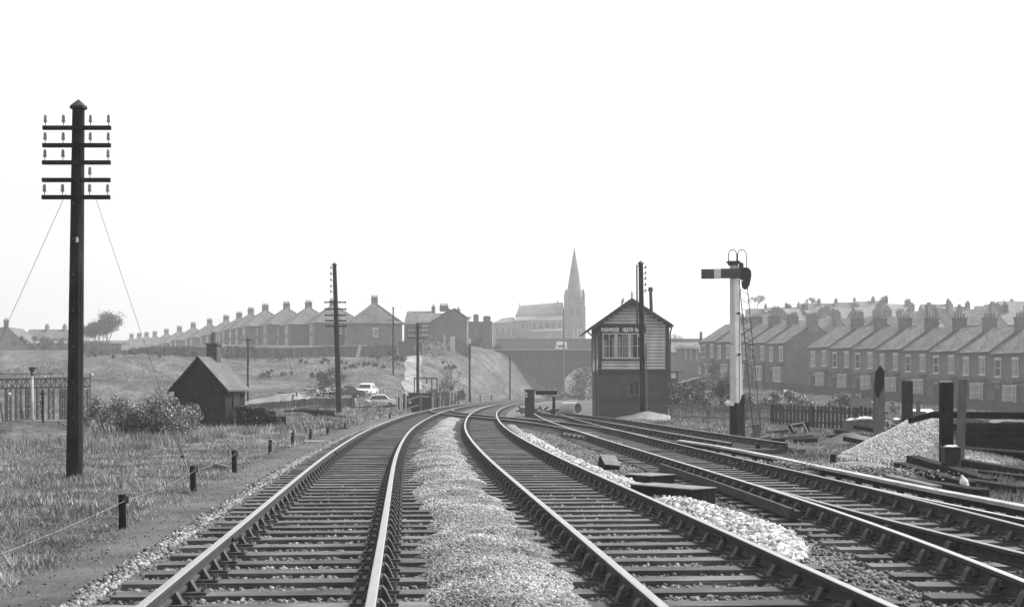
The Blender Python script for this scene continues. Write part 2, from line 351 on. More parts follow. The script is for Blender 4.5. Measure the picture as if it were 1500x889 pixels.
def strip(name, ys, lo, hi, zf, m, nu=24, kind='structure', **kw):
    """sheet between x=lo(y) and x=hi(y)"""
    ys = np.asarray(ys, float); u = np.linspace(0, 1, nu); X = lo(ys)[:, None] * (1 - u) + hi(ys)[:, None] * u; Y = np.repeat(ys[:, None], nu, 1)
    Z = zf(X, Y, np.repeat(u[None], len(ys), 0)); i = np.arange(X.size).reshape(X.shape)
    f = np.stack([i[:-1, :-1], i[:-1, 1:], i[1:, 1:], i[1:, :-1]], -1).reshape(-1, 4)
    return tag(link(name, npmesh(name, np.stack([X, Y, Z], -1).reshape(-1, 3), f, m, smooth=True)), kind=kind, **kw)
ys_far = np.concatenate([np.arange(-6, 60, .25), np.arange(60, 300, 1.5)])
strip('path', np.arange(-6, 120, .3), lambda y: A2(y) - G - 2.25 + .22 * lump(y, 0 * y, 1.5) + .1 * lump(y, 0 * y, .4, 3), lambda y: A2(y) - G - .4, lambda X, Y, U: -.275 - .10 * (1 - U) ** 4 + .008 * lump(X, Y, .3), M['cess'], 12)
def bed_r(y):
    r = C1(y) + G + 1.5 + 0 * y; rf = A2(y) + 1.93 + G + 1.6
    k = S((y - 80) / 14); return r * (1 - k) + rf * k
strip('ballast', ys_far, lambda y: A2(y) - G - .82, bed_r, lambda X, Y, U: -.236 + .012 * lump(X, Y, .35) + .008 * lump(X, Y, .13, 4) - .06 * ((U < .005) | (U > .995)), M['ballast'], 90)

# middle heap of pale chippings between the two running lines
def mw(y):   # left edge offset wobble
    return 0.30 + .16 * lump(y, 0 * y, .9, 5) + .10 * S((y - 24) / 10)
def mound_z(X, Y, U):
    p = np.sin(np.pi * np.clip(U, 0, 1)) ** .55
    return -.245 + p * (.13 + .03 * lump(X, Y, 1.3, 6) + .04 * lump(X, Y, 4.5, 7) + .012 * lump(X, Y, .33, 8))
ml = lambda y: A2(y) + mw(y) + .12 + .12 * lump(y, 0 * y, 3.1, 3); mr = lambda y: A2(y) + 1.93 - .30 + .10 * lump(y, 0 * y, .7, 9) - .12 * S((y - 14) / 10)
strip('chipping_heap', np.arange(4, 76, .12), ml, mr, mound_z, M['mound'], 30, kind='stuff', label='long pale heap of chippings between the two middle tracks', cat='gravel')
n = 110000; yy = 5 + 45 * RNG.random(n) ** 2.0; u = RNG.random(n); lo, hi = ml(yy), mr(yy)
xx = lo + (hi - lo) * (u * 1.08 - .04); zz = mound_z(xx, yy, u) + .002
V, Fq = stones(np.stack([xx, yy, zz], 1), RNG.uniform(.010, .024, n) * (1 + yy / 30))
tag(link('chipping', npmesh('chipping', V, Fq, M['chip'])), 'loose pale granite chippings lying over the middle heap', 'gravel', kind='stuff')
n = 900; yy = 9 + 40 * RNG.random(n); u = RNG.random(n); xx = ml(yy) + (mr(yy) - ml(yy)) * u; k_ = lump(xx, yy, 2.2, 11) > .25; xx, yy, u = xx[k_], yy[k_], u[k_]
rr_ = RNG.integers(4, 9, len(xx)); px_ = np.repeat(np.stack([xx, yy, mound_z(xx, yy, u)], 1), rr_, 0) + RNG.normal(0, .02, (rr_.sum(), 3)) * [1, 1, .1]
V, Fq = blades(px_, RNG.uniform(.02, .07, len(px_)), .003, .9); tag(link('weed', npmesh('weed', V, Fq, M['blade'])), 'tiny weeds sprouting from the chipping heap', 'weeds', kind='stuff')
# limestone lumps between the middle line and the siding
def wl(y): return A2(y) + 1.93 + G + .28 + 0 * y
def wrr(y): return wl(y) + np.interp(y, [8, 12.2, 13.2, 15, 20, 24, 32, 45, 60], [.0, .0, .45, .8, .62, .36, .34, .5, .5]) 
def wz(X, Y, U): return -.245 + np.sin(np.pi * U) ** .6 * (.09 + .02 * lump(X, Y, .6, 4))
strip('limestone_heap', np.arange(12.1, 60, .15), wl, wrr, wz, M['whitebed'], 12, kind='stuff', label='strip of white limestone lumps beside the middle track and siding', cat='gravel')
n = 8000; yy = 12.4 + 34 * RNG.random(n) ** 1.7; u = RNG.random(n); xx = wl(yy) + (wrr(yy) - wl(yy)) * (u * 1.2 - .1)
V, Fq = stones(np.stack([xx, yy, wz(xx, yy, np.clip(u, 0, 1)) + .01], 1), RNG.uniform(.035, .085, n))
tag(link('limestone_lump', npmesh('limestone_lump', V, Fq, M['chipwhite'])), 'loose white limestone lumps scattered beside the siding rails', 'stones', kind='stuff')
# ballast stones between sleepers, at the ballast shoulder and in the four foot
n = 70000; yy = 6 + 50 * RNG.random(n) ** 1.9; xx = (A2(yy) - G - .95) + (bed_r(yy) - A2(yy) + G + .95) * RNG.random(n)
V, Fq = stones(np.stack([xx, yy, -.232 + 0 * xx], 1), RNG.uniform(.02, .045, n))
V2 = []; n2 = 3500; y2 = 6 + 60 * RNG.random(n2) ** 1.8; x2 = A2(y2) - G - .68 - np.abs(RNG.normal(0, .09, n2)); Vb, Fb = stones(np.stack([x2, y2, -.225 + 0 * x2], 1), RNG.uniform(.022, .045, n2))
tag(link('ballast_stone', npmesh('ballast_stone', np.vstack([V, Vb]), np.vstack([Fq, Fb + len(V)]), [M['chipdark'], M['chip']], np.r_[np.zeros(len(Fq)), np.ones(len(Fb))])), 'loose stones between the sleepers and along the ballast edge', 'gravel', kind='stuff')
n = 2500; yy = 7 + 60 * RNG.random(n) ** 1.6; xx = A2(yy) - G - .9 - 2.2 * RNG.random(n) ** 1.5
V, Fq = stones(np.stack([xx, yy, -.275 + 0 * xx], 1), RNG.uniform(.008, .02, n))
tag(link('cinder', npmesh('cinder', V, Fq, M['chipdark'])), 'fine cinders scattered on the trackside path', 'cinders', kind='stuff')

# ------------------------------------------------------------------ railway track
RP = [(-.035, 0), (-.026, .0), (.026, 0), (.035, -.004), (.035, -.036), (.010, -.05), (.010, -.11), (.030, -.12), (.030, -.142), (-.030, -.142), (-.030, -.12), (-.010, -.11), (-.010, -.05), (-.035, -.036), (-.035, -.004)]
RP = RP[0:1] + RP[2:]
RP[0] = (-.026, 0)
def rail(name, f, off, y0, y1, parent, bright=True, z=0.0, step=1.0):
    ys = np.arange(y0, y1 + .01, step); k = len(RP); V = []; 
    for y in ys:
        tx, ty = tangent(f, y); nxx, nyy = ty, -tx; cx = float(f(y)) + nxx * off; cy = y + nyy * off
        for a, b in RP: V.append((cx + nxx * a, cy + nyy * a, z + b))
    Fq = []; mi = []
    for i in range(len(ys) - 1):
        for j in range(k):
            Fq.append((i * k + j, i * k + (j + 1) % k, (i + 1) * k + (j + 1) % k, (i + 1) * k + j)); mi.append(1 if j in (0, 1, k - 1) else 0)
    me = bpy.data.meshes.new(name); me.from_pydata(V, [], Fq + [tuple(range(k)), tuple(range((len(ys) - 1) * k, len(ys) * k))[::-1]])
    me.materials.append(M['rust']); me.materials.append(M['railtop'] if bright else M['dulltop'])
    me.polygons.foreach_set('material_index', mi + [0, 0]); me.update()
    return link(name, me, parent)
def sleeper_mb(mb=None, L=2.6, at=None):
    mb = mb or MB(); n0 = len(mb.v); mb.box(-L / 2, L / 2, -.125, .125, -.315, -.187); return mb
def chair_mb(mb, cx, side):
    """cast iron chair: base plate, two jaws, bolts and oak key; side = outer direction"""
    mb.box(cx - .18, cx + .18, -.10, .10, -.187, -.162)
    s = side
    mb.prism([(cx + s * .038, -.162), (cx + s * .125, -.162), (cx + s * .085, -.075), (cx + s * .06, -.045), (cx + s * .045, -.05)][::(1 if s > 0 else -1)], -.055, .055)     # outer jaw
    mb.prism([(cx - s * .034, -.162), (cx - s * .10, -.162), (cx - s * .05, -.075), (cx - s * .030, -.085)][::(-1 if s > 0 else 1)], -.05, .05)
    mb.box(cx + min(s * .012, s * .05), cx + max(s * .012, s * .05), -.10, .11, -.105, -.055, 1)
    for a in (-.15, .15):
        for b in (-.06, .06): mb.cyl((cx + a, b, -.163), (cx + a, b, -.128), .017, .012, 6)
    return mb
def place(me_v, x, y, ang):
    c, s = math.cos(ang), math.sin(ang); return [(x + c * a - s * b, y + s * a + c * b, z) for a, b, z in me_v]
sl_me = [sleeper_mb().mesh('sleeper', M['sleeper']) for _ in range(1)][0]
ch_me = [chair_mb(MB(), s * G / 2, s).mesh('chair', [M['chair'], M['key']]) for s in (-1, 1)]
def track(f, y0, y1, label, rails, spacing=.635, nsep=100, nch=50, bright=True, skip=lambda y: False, z=0.0, L=2.6, rail_end=None, jitter=.02):
    t = empty('railway_track', (0, 0, 0), 0, label, 'railway track', 'railway tracks')
    for off, b in rails: rail('rail', f, off, y0, rail_end or y1, t, b, z)
    mS, mC, mC2 = MB(), MB(), None; y = y0 + .3; i = 0; k = 0
    while y < y1:
        tx, ty = tangent(f, y); ang = -math.atan2(tx, ty); x = float(f(y))
        if not skip(y):
            a2 = ang + random.gauss(0, .006); xj = x + random.gauss(0, jitter); vis = y > 7.0
            if vis and i < nsep:
                s = link('sleeper', sl_me, t); s.location = (xj, y, random.uniform(-.004, .002)); s.rotation_euler = (0, 0, a2)
            else:
                m = sleeper_mb(); mS.add(place(m.v, xj, y, a2), m.f)
            if y < 130:
                if vis and k < nch:
                    for me in ch_me:
                        c = link('chair', me, s if i < nsep else t)
                        if i < nsep: c.matrix_parent_inverse = Matrix.Identity(4); c.location = (x - xj, 0, z)
                        else: c.location = (x, y, z)
                else:
                    for sd_ in (-1, 1):
                        m = chair_mb(MB(), sd_ * G / 2, sd_); n0 = len(mC.v); mC.v += place(m.v, x, y, ang); mC.f += [tuple(q + n0 for q in ff) for ff in m.f]; mC.m += m.m
            if vis: i += 1; k += 1
        y += spacing * ty + random.uniform(-.03, .03)
    if mS.v: tag(mS.build('sleeper', M['sleeper'], t), kind='stuff')
    if mC.v: tag(mC.build('chair', [M['chair'], M['key']], t), kind='stuff')
    return t
tA = track(cA, -3, 290, 'left running line with bright rails beside the cinder path, curving away under the bridge', [(-G / 2, True), (G / 2, True)])
tB = track(cB, -3, 290, 'middle running line with bright rails, to the right of the pale chipping heap', [(-G / 2, True), (G / 2, True)], skip=lambda y: False)
tC = track(cC, 1, 78, 'right-hand siding with duller rails ending at the buffer stop', [(-G / 2, True), (G / 2, False)], spacing=.64, skip=lambda y: False, rail_end=80)
for T_, f_ in ((tA, cA), (tB, cB)):
    for yj in (13.5, 31.8, 50.1, 68.4):
        for off in (-G / 2, G / 2):
            tx, ty = tangent(f_, yj); n_x, n_y = ty, -tx; a_ = -math.atan2(tx, ty); m = MB()
            for s_ in (-1, 1):
                m.box(s_ * .024 - .012, s_ * .024 + .012, -.24, .24, -.108, -.052)
                for b_ in (-.18, -.06, .06, .18): m.cyl((s_ * .036, b_, -.08), (s_ * .062, b_, -.08), .014, n=6)
            MB().add(place(m.v, float(f_(yj)) + n_x * off, yj + n_y * off, a_), m.f).build('fishplate', M['rust'], T_)
dv = spl([(0, 6.9), (8.7, 5.6), (11.6, 5.22), (15.6, 4.78), (18.5, 4.52), (22, 4.25)])
rail('switch_rail', dv, -G / 2, 4, 20, tC, False, -.004); rail('switch_rail', dv, G / 2, 4, 20, tC, True, -.004)
mb = MB()
for yy_ in np.arange(5.2, 17, 1.56):      # chairs along the diverging rails
    for s_ in (-1, 1):
        m = chair_mb(MB(), s_ * G / 2, s_); MB().add(place(m.v, float(dv(yy_)), yy_, .1), m.f).build('switch_chair', M['chair'], tC)
mb = MB(); mb.cyl((float(C1(33)) + .1, 33, -.12), (float(C1(33)) + 1.4, 33.2, -.12), .02); mb.build('stretcher_bar', M['iron'], tC)
tE = empty('railway_track', (0, 0, 0), 0, 'dull crossover line cutting across the middle track towards the left line', 'railway track', 'railway tracks')
for off in (-G / 2, G / 2): rail('rail', cE, off, 40, 100, tE, False, -.004)
rail('check_rail', cE, -G / 2 + .10, 58, 74, tE, False, -.006); rail('check_rail', cE, G / 2 - .10, 58, 74, tE, False, -.006)
mb = MB()
for y in np.arange(50, 90, .8):
    tx, ty = tangent(cE, y); m = MB().box(-1.3, 1.3, -.12, .12, -.31, -.192); mb.add(place(m.v, float(cE(y)), y, -math.atan2(tx, ty)), m.f)
mb.build('crossing_timber', M['sleeper'], tE)
tD = track(cD, 35.5, 84, 'short disused dark siding in front of the signal box', [(-G / 2, False), (G / 2, False)], spacing=.8, nch=20, z=-.01, rail_end=82)
o = MB()
for a, b in (((-.09, 0), 0),): pass
bm_ = MB(); ya = np.arange(16.3, 26.5, .5)      # dark steel channel lying beside the siding rail
for p, q in zip(ya[:-1], ya[1:]):
    xa, xb = float(C1(p)) - .30, float(C1(q)) - .30
    bm_.obox((xa, p, -.12), (xb, q, -.12), .14, .10); bm_.obox((xa - .04, p, -.055), (xb - .04, q, -.055), .05, .03)
tag(bm_.build('steel_channel', M['rust']), 'long dark steel channel lying against the left rail of the right-hand siding', 'steel beam')

# ------------------------------------------------------------------ grass
def grass(name, n, xf, yf, h, wd, label, mt='blade', lean=.7):
    y = yf(RNG.random(n)); x = xf(RNG.random(n), y); z = Gz(x, y) - .01
    cl = .25 + 1.0 * np.clip(.5 + .6 * lump(x, y, .5, 3) + .5 * lump(x, y, 1.9, 1), 0, 1.2)
    V, Fq = blades(np.stack([x, y, z], 1), h * cl * RNG.uniform(.5, 1.3, n), wd * (1 + y / 30), lean)
    tag(link(name, npmesh(name, V, Fq, M[mt])), label, 'grass', kind='stuff')
edge = lambda y: A2(y) - G - 1.85 + .35 * lump(y, 0 * y, .7, 4) + .2 * lump(y, 0 * y, .27, 6)
grass('grass', 230000, lambda u, y: edge(y) - (6 + .38 * y) * u ** 1.15, lambda u: 8 + 46 * u ** 1.5, .12, .005, 'rough grass on the left verge beside the cinder path')
n = 16000; y = 8 + 50 * RNG.random(n) ** 1.5; k_ = RNG.random(n) ** 2.2; x = edge(y) + .9 * k_; keep = lump(x, y, .6, 12) > -.1 + .5 * k_; x, y = x[keep], y[keep]
V, Fq = blades(np.stack([x, y, -.31 + 0 * x], 1), RNG.uniform(.02, .09, len(x)), .005, .9)
tag(link('straggling_grass', npmesh('straggling_grass', V, Fq, M['blade'])), 'straggling short grass creeping over the cinder path edge', 'grass', kind='stuff')
grass('tall_grass', 30000, lambda u, y: -10.2 - 9 * u, lambda u: 36 + 18 * u, .3, .006, 'taller dry grass in front of the bushes and brick hut', lean=.35)
grass('verge_grass', 60000, lambda u, y: edge(y) - 14 * u, lambda u: 52 + 60 * u, .3, .012, 'thin grass beyond the hut beside the left line')
def rv(u, y): lo_ = np.maximum(C1(y) + G + 2.3, 0); return lo_ + (3 + .36 * y - lo_ * .3) * u
grass('rough_grass', 90000, lambda u, y: C1(y) + G + 1.95 + 3.2 * S((y - 30) / 14) * S((58 - y) / 8) + (4 + .22 * y) * u, lambda u: 16 + 60 * u, .15, .007, 'rough grass on the right around the old sleeper posts')
# tufts over the hill
n = 190000; y = 100 + 130 * RNG.random(n); x = -85 + 95 * RNG.random(n); xlr = A2(y) - G - x; ok = (xlr > 4.2); x, y = x[ok], y[ok]
cl = np.clip(.3 + .9 * lump(x, y, 7, 2) + .5 * lump(x, y, 1.3, 5), 0, 1); ok = RNG.random(len(x)) < cl + .15; x, y = x[ok], y[ok]
V, Fq = blades(np.stack([x, y, Gz(x, y) - .02], 1), RNG.uniform(.12, .42, len(x)), .045, .8)
tag(link('hill_grass', npmesh('hill_grass', V, Fq, M['blade'])), 'coarse tufted grass covering the hill slope below the board fence', 'grass', kind='stuff')
n = 110000; y = 60 + 110 * RNG.random(n); x = P(985 + 560 * RNG.random(n), y); 
V, Fq = blades(np.stack([x, y, Gz(x, y) - .02], 1), RNG.uniform(.1, .35, len(x)), .035, .8)
tag(link('field_grass', npmesh('field_grass', V, Fq, M['blade'])), 'coarse grass on the waste ground below the terraced houses', 'grass', kind='stuff')

def heap(name, x, y, rx, ry, h, mt, label, cat, rot=0, n=40, zoff=0.0, pts=0, ps=.03, pm='chip', power=1.0):
    V = []; Fq = []
    for j in range(n + 1):
        for i in range(n + 1):
            u, v = i / n * 2 - 1, j / n * 2 - 1; r_ = math.hypot(u, v) + .10 * float(lump(u * 3, v * 3, 1, 2)); z = h * max(0, 1 - r_) ** power - .06
            V.append((u * rx, v * ry, z + .03 * h * float(lump(u * 9, v * 9, 1, 5))))
    Fq = [(j * (n + 1) + i, j * (n + 1) + i + 1, (j + 1) * (n + 1) + i + 1, (j + 1) * (n + 1) + i) for j in range(n) for i in range(n)]
    o = link(name, npmesh(name, np.array(V), np.array(Fq), M[mt], smooth=True)); o.location = (x, y, gz(x, y) + zoff); o.rotation_euler = (0, 0, rot); return tag(o, label, cat)
# ------------------------------------------------------------------ plants
def blob(n, c, r, flat=1.0, hollow=.55):
    d = RNG.normal(size=(n, 3)); d /= np.linalg.norm(d, axis=1)[:, None]; rr = (hollow + (1 - hollow) * RNG.random(n))[:, None]
    return np.array(c) + d * rr * np.array([r, r, r * flat])
def shrub(name, x, y, wdt, h, nclump, nleaf, ls, label, cat='bush', mt='leaf', group=None, dz=0.0, depth=None):
    z0 = gz(x, y) + dz; t = empty(name, (x, y, z0), 0, label, cat, group); pts = []; st = MB()
    for i in range(nclump):
        cx = RNG.uniform(-.5, .5) * wdt; cy = RNG.uniform(-.5, .5) * (depth or wdt * .7); r = RNG.uniform(.16, .3) * h
        cz = RNG.uniform(.25, 1.0) * h * math.sqrt(max(.15, 1 - (2 * cx / wdt) ** 2 * .75)) - r * .4
        pts.append(blob(nleaf // nclump, (cx, cy, max(r * .5, cz)), r * RNG.uniform(.8, 1.3), 1.0, .2))
        st.cyl((cx * .4, cy * .4, -.1), (cx, cy, max(.1, cz)), .02 * h, .006 * h, 5)
    V, Fq = leaves(np.vstack(pts), ls * RNG.uniform(.6, 1.3, sum(len(p) for p in pts))); me = npmesh('foliage', V, Fq, M[mt])
    link('foliage', me, t); st.build('stem', M['bark'], t); return t
def bare_tree(x, y, h, label, z0=None, spread=.5, leafn=0, ls=.1, levels=6, mt='leafdark', group=None, name='tree'):
    z0 = gz(x, y) if z0 is None else z0; t = empty(name, (x, y, z0 - .1), 0, label, 'tree', group); tr = MB(); cr = MB(); tips = []
    def go(p, d, L, r, k):
        q = p + d * L; (tr if k >= levels - 1 else cr).cyl(p, q, r, r * .7, 5 if k > 2 else 3, caps=False)
        if k <= 2: tips.append(q)
        if k == 0: return
        for i in range(3 if k > 2 else 2):
            nd = (d + Vector((random.uniform(-1, 1), random.uniform(-1, 1), random.uniform(-.3, .7))) * spread * 1.1).normalized(); go(q, nd, L * random.uniform(.62, .84), r * .62, k - 1)
    go(Vector((0, 0, 0)), Vector((0, 0, 1)), h * .27, h * .022, levels)
    tr.build('trunk', M['bark'], t)
    if leafn:
        tp = np.array([tuple(a) for a in tips]); k = RNG.integers(0, len(tp), leafn); pts = tp[k] + RNG.normal(0, h * .035, (leafn, 3)); V, Fq = leaves(pts, ls * RNG.uniform(.5, 1.2, leafn))
        nb = len(cr.v); fv = V; me = bpy.data.meshes.new('crown'); me.from_pydata([*cr.v, *map(tuple, fv)], [], [*cr.f, *[tuple(int(i) + nb for i in f) for f in Fq]])
        me.materials.append(M['bark']); me.materials.append(M[mt]); me.polygons.foreach_set('material_index', [0] * len(cr.f) + [1] * len(Fq)); me.update(); link('crown', me, t)
    else: cr.build('crown', M['bark'], t)
    return t
gB = 'bushes in front of the brick hut'
shrub('bush', P(268, 52), 50, 2.1, 1.6, 22, 9000, .042, 'pale leafy bush reaching up against the dark brick hut wall', group=gB)
shrub('bush', P(222, 48), 47.5, 2.6, 1.65, 22, 9000, .042, 'pale leafy bush between the big pole and the hut, middle one of three', group=gB)
shrub('bush', P(168, 48), 48, 2.5, 1.45, 20, 7000, .042, 'low leafy bush just right of the big telegraph pole', group=gB)
shrub('bush', P(85, 55), 57, 2.4, 1.0, 10, 1500, .05, 'low scrubby bush beside the yard lamp post, left of the big pole')
shrub('bush', P(438, 140), 165, 4.5, 2.5, 12, 1500, .14, 'dark round bush growing alone on the hill slope', mt='leafdark')
shrub('bush', P(375, 195), 195, 9, 2.0, 14, 1500, .15, 'low straggling scrub on the hill below the board fence', mt='leafdark')
bare_tree(P(150, 300), 300, 13, 'broad tree in thin leaf standing on the skyline right of the big pole', spread=.5, leafn=9000, ls=.2, z0=5.5)
bare_tree(P(763, 420), 420, 14, 'bare tree on the skyline left of the church', spread=.45, z0=8)
bare_tree(P(740, 400), 400, 10, 'smaller bare tree left of the church beside the tall chimneys', spread=.45, z0=10)
bare_tree(P(1010, 300), 300, 9, 'bare tree on the skyline between signal box and signal', spread=.5, z0=5, levels=6)
bare_tree(P(990, 260), 262, 7, 'bare tree just right of the signal box behind the long low roof', spread=.5, z0=6)
for i, (px, Y, wd_, h, lb) in enumerate([(1040, 92, 5, 2.3, 'dense dark bush on the waste ground, just left of the signal post'), (1010, 108, 4.5, 2.4, 'dark bush behind the tin sheds right of the signal box'),
        (1115, 95, 6, 1.7, 'broad hedge clump behind the picket fence just right of the signal ladder'), (1165, 92, 6, 1.7, 'hedge clump below the blank gable end of the terrace'),
        (1215, 90, 6, 1.6, 'hedge clump between the blank gable and the leftmost sleeper post'), (1262, 90, 5, 1.2, 'low hedge clump behind the leftmost old sleeper post'),
        (1045, 150, 5, 3.3, 'dark round bush at the left end of the second terrace')]):
    shrub('bush', P(px, Y), Y, wd_, h, 14, 2200, .11, lb, group='bushes on the waste ground at right', mt='leafdark' if i in (0, 1, 6) else 'leaf', dz=.0, depth=3)
shrub('bush', P(700, 250), 252, 8, 2.6, 10, 900, .2, 'dark shrubs on the bridge approach below the two tall chimneys', mt='leafdark')
shrub('bush', P(855, 215), 214, 3.2, 5.0, 14, 1600, .15, 'tall dark bush standing in front of the bridge arch', mt='leafdark')
shrub('bush', P(815, 200), 196, 4, 2.0, 10, 900, .12, 'low bush on the bank under the bridge arch')
for i, (px, Y, h) in enumerate([(648, 118, 3.0), (655, 128, 4.2), (640, 140, 3.6)]):
    bare_tree(P(px, Y), Y, h, ['thin leafless sapling beside the slatted fence, nearest of three', 'taller leafless sapling behind the slatted fence, middle of three', 'farthest leafless sapling behind the slatted fence'][i], levels=5, spread=.6, group='saplings on the cutting edge', name='sapling')

# ------------------------------------------------------------------ telegraph poles
def insulator(mb, x, y, z, mi=0):
    mb.cyl((x, y, z - .05), (x, y, z + .06), .008, n=5, mi=1)
    mb.lathe((x, y, z + .05), [(.02, 0), (.037, .0), (.036, .05), (.030, .07), (.034, .10), (.026, .14), (.010, .155)], 8, mi)
def pole(px, Y, r0, r1, ytop, arms, label, lean=0.0, cap=True, group='telegraph poles', base=None, mt='tar', yaw=0, under=False, ins=4, name='telegraph_pole', cat='telegraph pole'):
    x = P(px, Y); z0 = gz(x, Y) if base is None else base; zt = H(ytop, Y); t = empty(name, (x, Y, z0), yaw, label, cat, group); h = zt - z0
    m = MB(); N = 8; pr = None
    for i in range(N):
        a, b = i / N, (i + 1) / N; m.cyl((lean * a, 0, h * a - (.3 if i == 0 else 0)), (lean * b, 0, h * b), r0 + (r1 - r0) * a, r0 + (r1 - r0) * b, 14, caps=False)
    m.cyl((lean, 0, h - .01), (lean, 0, h), r1, r1, 14); m.build('pole', M[mt], t, True)
    if cap:
        c = MB(); c.lathe((lean, 0, h), [(r1 + .06, -.02), (r1 + .06, .02), (.03, .15), (.0, .17)], 8); c.build('cap', M['black'], t)
    for (ya, half, mask) in arms:
        za = H(ya, Y) - z0; k = za / h; rr = r0 + (r1 - r0) * k; lx = lean * k
        lx += .03 if half < .7 and half > .6 else 0; a = MB().box(lx - half, lx + half, -rr - .09, -rr - .012, za - .04, za + .04); a.cyl((lx, -rr - .13, za), (lx, rr + .05, za), .012, n=6)
        arm = a.build('crossarm', M['tar'], t)
        for s, on in zip((-.93, -.40 if half > .5 else -.45, .40 if half > .5 else .45, .93), mask):
            if on:
                g = MB()
                if under: g.cyl((lx + s * half, -rr - .05, za - .12), (lx + s * half, -rr - .05, za + .1), .03, .02, 6); g.build('insulator', M['porcelain'], arm)
                else: insulator(g, lx + s * half, -rr - .05, za + .06); g.build('insulator', [M['porcelain'], M['iron']], arm)
    return t, x, z0, zt
bp, bpx, bz0, bzt = pole(109, 26.8, .165, .12, 158, [(190, .68, (1, 1, 1, 1)), (215.5, .68, (1, 1, 1, 1)), (240.5, .68, (1, 1, 0, 1)), (266, .68, (0, 0, 1, 0)), (291, .68, (1, 1, 1, 1))],
     'large dark telegraph pole with five crossarms standing in the grass at left', lean=P(115, 26.8) - P(109, 26.8), base=-.36)
for k in range(7):
    zz_ = H(300 + k * 52, 26.8) - bz0; MB().cyl((.03, -.2, zz_), (.03, .0, zz_), .011, n=6).cyl((.03, -.2, zz_), (.03, -.2, zz_ + .03), .011, n=6).build('step_iron', M['iron'], bp)
m = MB().tube([(.14, -.12, .0), (.13, -.13, 2.5), (.12, -.11, H(300, 26.8) - bz0)], .008, 5); m.build('earth_wire', M['wire'], bp)
b = MB().box(bpx + .085, bpx + .125, 26.62, 26.65, H(356, 26.8), H(349, 26.8)); o = b.build('pole_plate', M['white']); o.parent = bp; o.matrix_parent_inverse = Matrix.Translation(Vector((-bpx, -26.8, -bz0))); 
for (p, q, lb) in [(Vector((P(97, 26.8), 26.8, H(283, 26.8))), Vector((P(-90, 27), 27, -.35)), 'thin left stay wire running from the big pole down out of the photo'),
                   (Vector((P(140, 26.8), 26.8, H(290, 26.8))), Vector((P(284, 23.2), 23.2, -.33)), 'thin right stay wire from the big pole to its ground anchor')]:
    t = empty('stay_wire', tuple(q), 0, lb, 'stay wire', 'stay wires of the big pole'); m = MB().cyl((0, 0, 0), p - q, .005, n=4); m.build('wire', M['wire'], t)
    if 'right' in lb:
        d = (p - q); m = MB().cyl(d * .02, d * .10, .012, n=6); m.lathe(tuple(d * .10), [(.01, -.03), (.035, -.02), (.035, .02), (.01, .03)], 8)
        off = Vector((.035, 0, 0)); m.cyl(d * .10, d * .17 + off, .007, n=5); m.cyl(d * .10, d * .17 - off, .007, n=5); m.cyl(d * .17 + off, d * .22, .006, n=5); m.cyl(d * .17 - off, d * .22, .006, n=5); m.build('turnbuckle', M['iron'], t)
pole(497, 88, .20, .13, 388, [(443, .72, (1, 1, 1, 1)), (453, .72, (1, 1, 1, 1)), (462, .72, (1, 1, 1, 0)), (470, .72, (0, 1, 1, 1)), (478, .72, (1, 1, 1, 1))],
     'tall leaning telegraph pole with five crossarms in front of the hillside houses', lean=-.32, under=True)
# side brackets near its top and on the signal box pole
def brackets(px, Y, ys, side, label_parent, lx):
    m = MB()
    for ya in ys:
        z = H(ya, Y); m.cyl((lx, Y, z), (lx + side * .22, Y, z + .02), .02, n=6); m.lathe((lx + side * .22, Y, z), [(.02, -.03), (.06, 0), (.05, .1), (.015, .16)], 8)
    o = m.build('bracket_insulator', M['porcelain'], label_parent); o.parent = label_parent; o.matrix_parent_inverse = label_parent.matrix_basis.inverted() if False else Matrix.Translation(-Vector(label_parent.location)); return o
p2 = [k for k in KIDS if k.name.startswith('telegraph_pole')][1]
brackets(490, 88, (393, 402, 411, 420, 428), -1, p2, P(489.5, 88))
pole(612, 120, .15, .12, 474, [(480, .95, (1, 1, 1, 1)), (487, .95, (1, 1, 1, 1)), (495, .95, (1, 0, 1, 1))], 'telegraph pole with three short crossarms behind the timber bunker', under=True, base=-.3)
pole(576, 170, .12, .09, 451, [(469, .75, (1, 0, 0, 1))], 'thin pole with one small crossarm in front of the large hipped house', base=1.5)
pole(363, 125, .10, .08, 496, [(498, .5, (1, 0, 0, 1))], 'short thin pole with one crossarm just right of the brick hut', base=-.4)
pole(747, 175, .11, .09, 524, [], 'short plain pole on the cutting slope in front of the bridge', base=0.2)
pole(826, 235, .17, .13, 455, [], 'very tall pale pole rising in front of the bridge and church', base=-.3, mt='greywood')
pole(846, 262, .11, .1, 535, [], 'short plain pole seen through the bridge arch', base=-.3)
lp, lx_, lz0, lzt = pole(688, 150, .12, .10, 496, [], 'thin lamp post with a white box lantern on the cutting brow', base=.3, name='lamp_post', cat='lamp post', group='lamp posts')
m = MB().box(-.3, .12, -.15, .15, lzt - lz0 - .55, lzt - lz0 + .05); m.build('lantern', M['white'], lp)
pb, pbx, pbz, pbt = pole(942, 75, .17, .13, 386, [], 'tall dark telegraph pole standing against the front of the signal box', base=-.3, lean=-.13)
brackets(939, 75, (393, 401, 409, 418, 427), 1, pb, P(940, 75))
m = MB().cyl((P(933, 75) - pbx, -.15, H(478, 75) - pbz), (P(932.5, 75) - pbx, -.15, H(388, 75) - pbz), .045, n=8); m.cyl((P(934, 75) - pbx, -.15, H(390, 75) - pbz), (-.1, 0, H(390, 75) - pbz), .02); m.cyl((P(934, 75) - pbx, -.15, H(440, 75) - pbz), (-.05, 0, H(440, 75) - pbz), .02); m.build('stay_tube', M['iron'], pb)
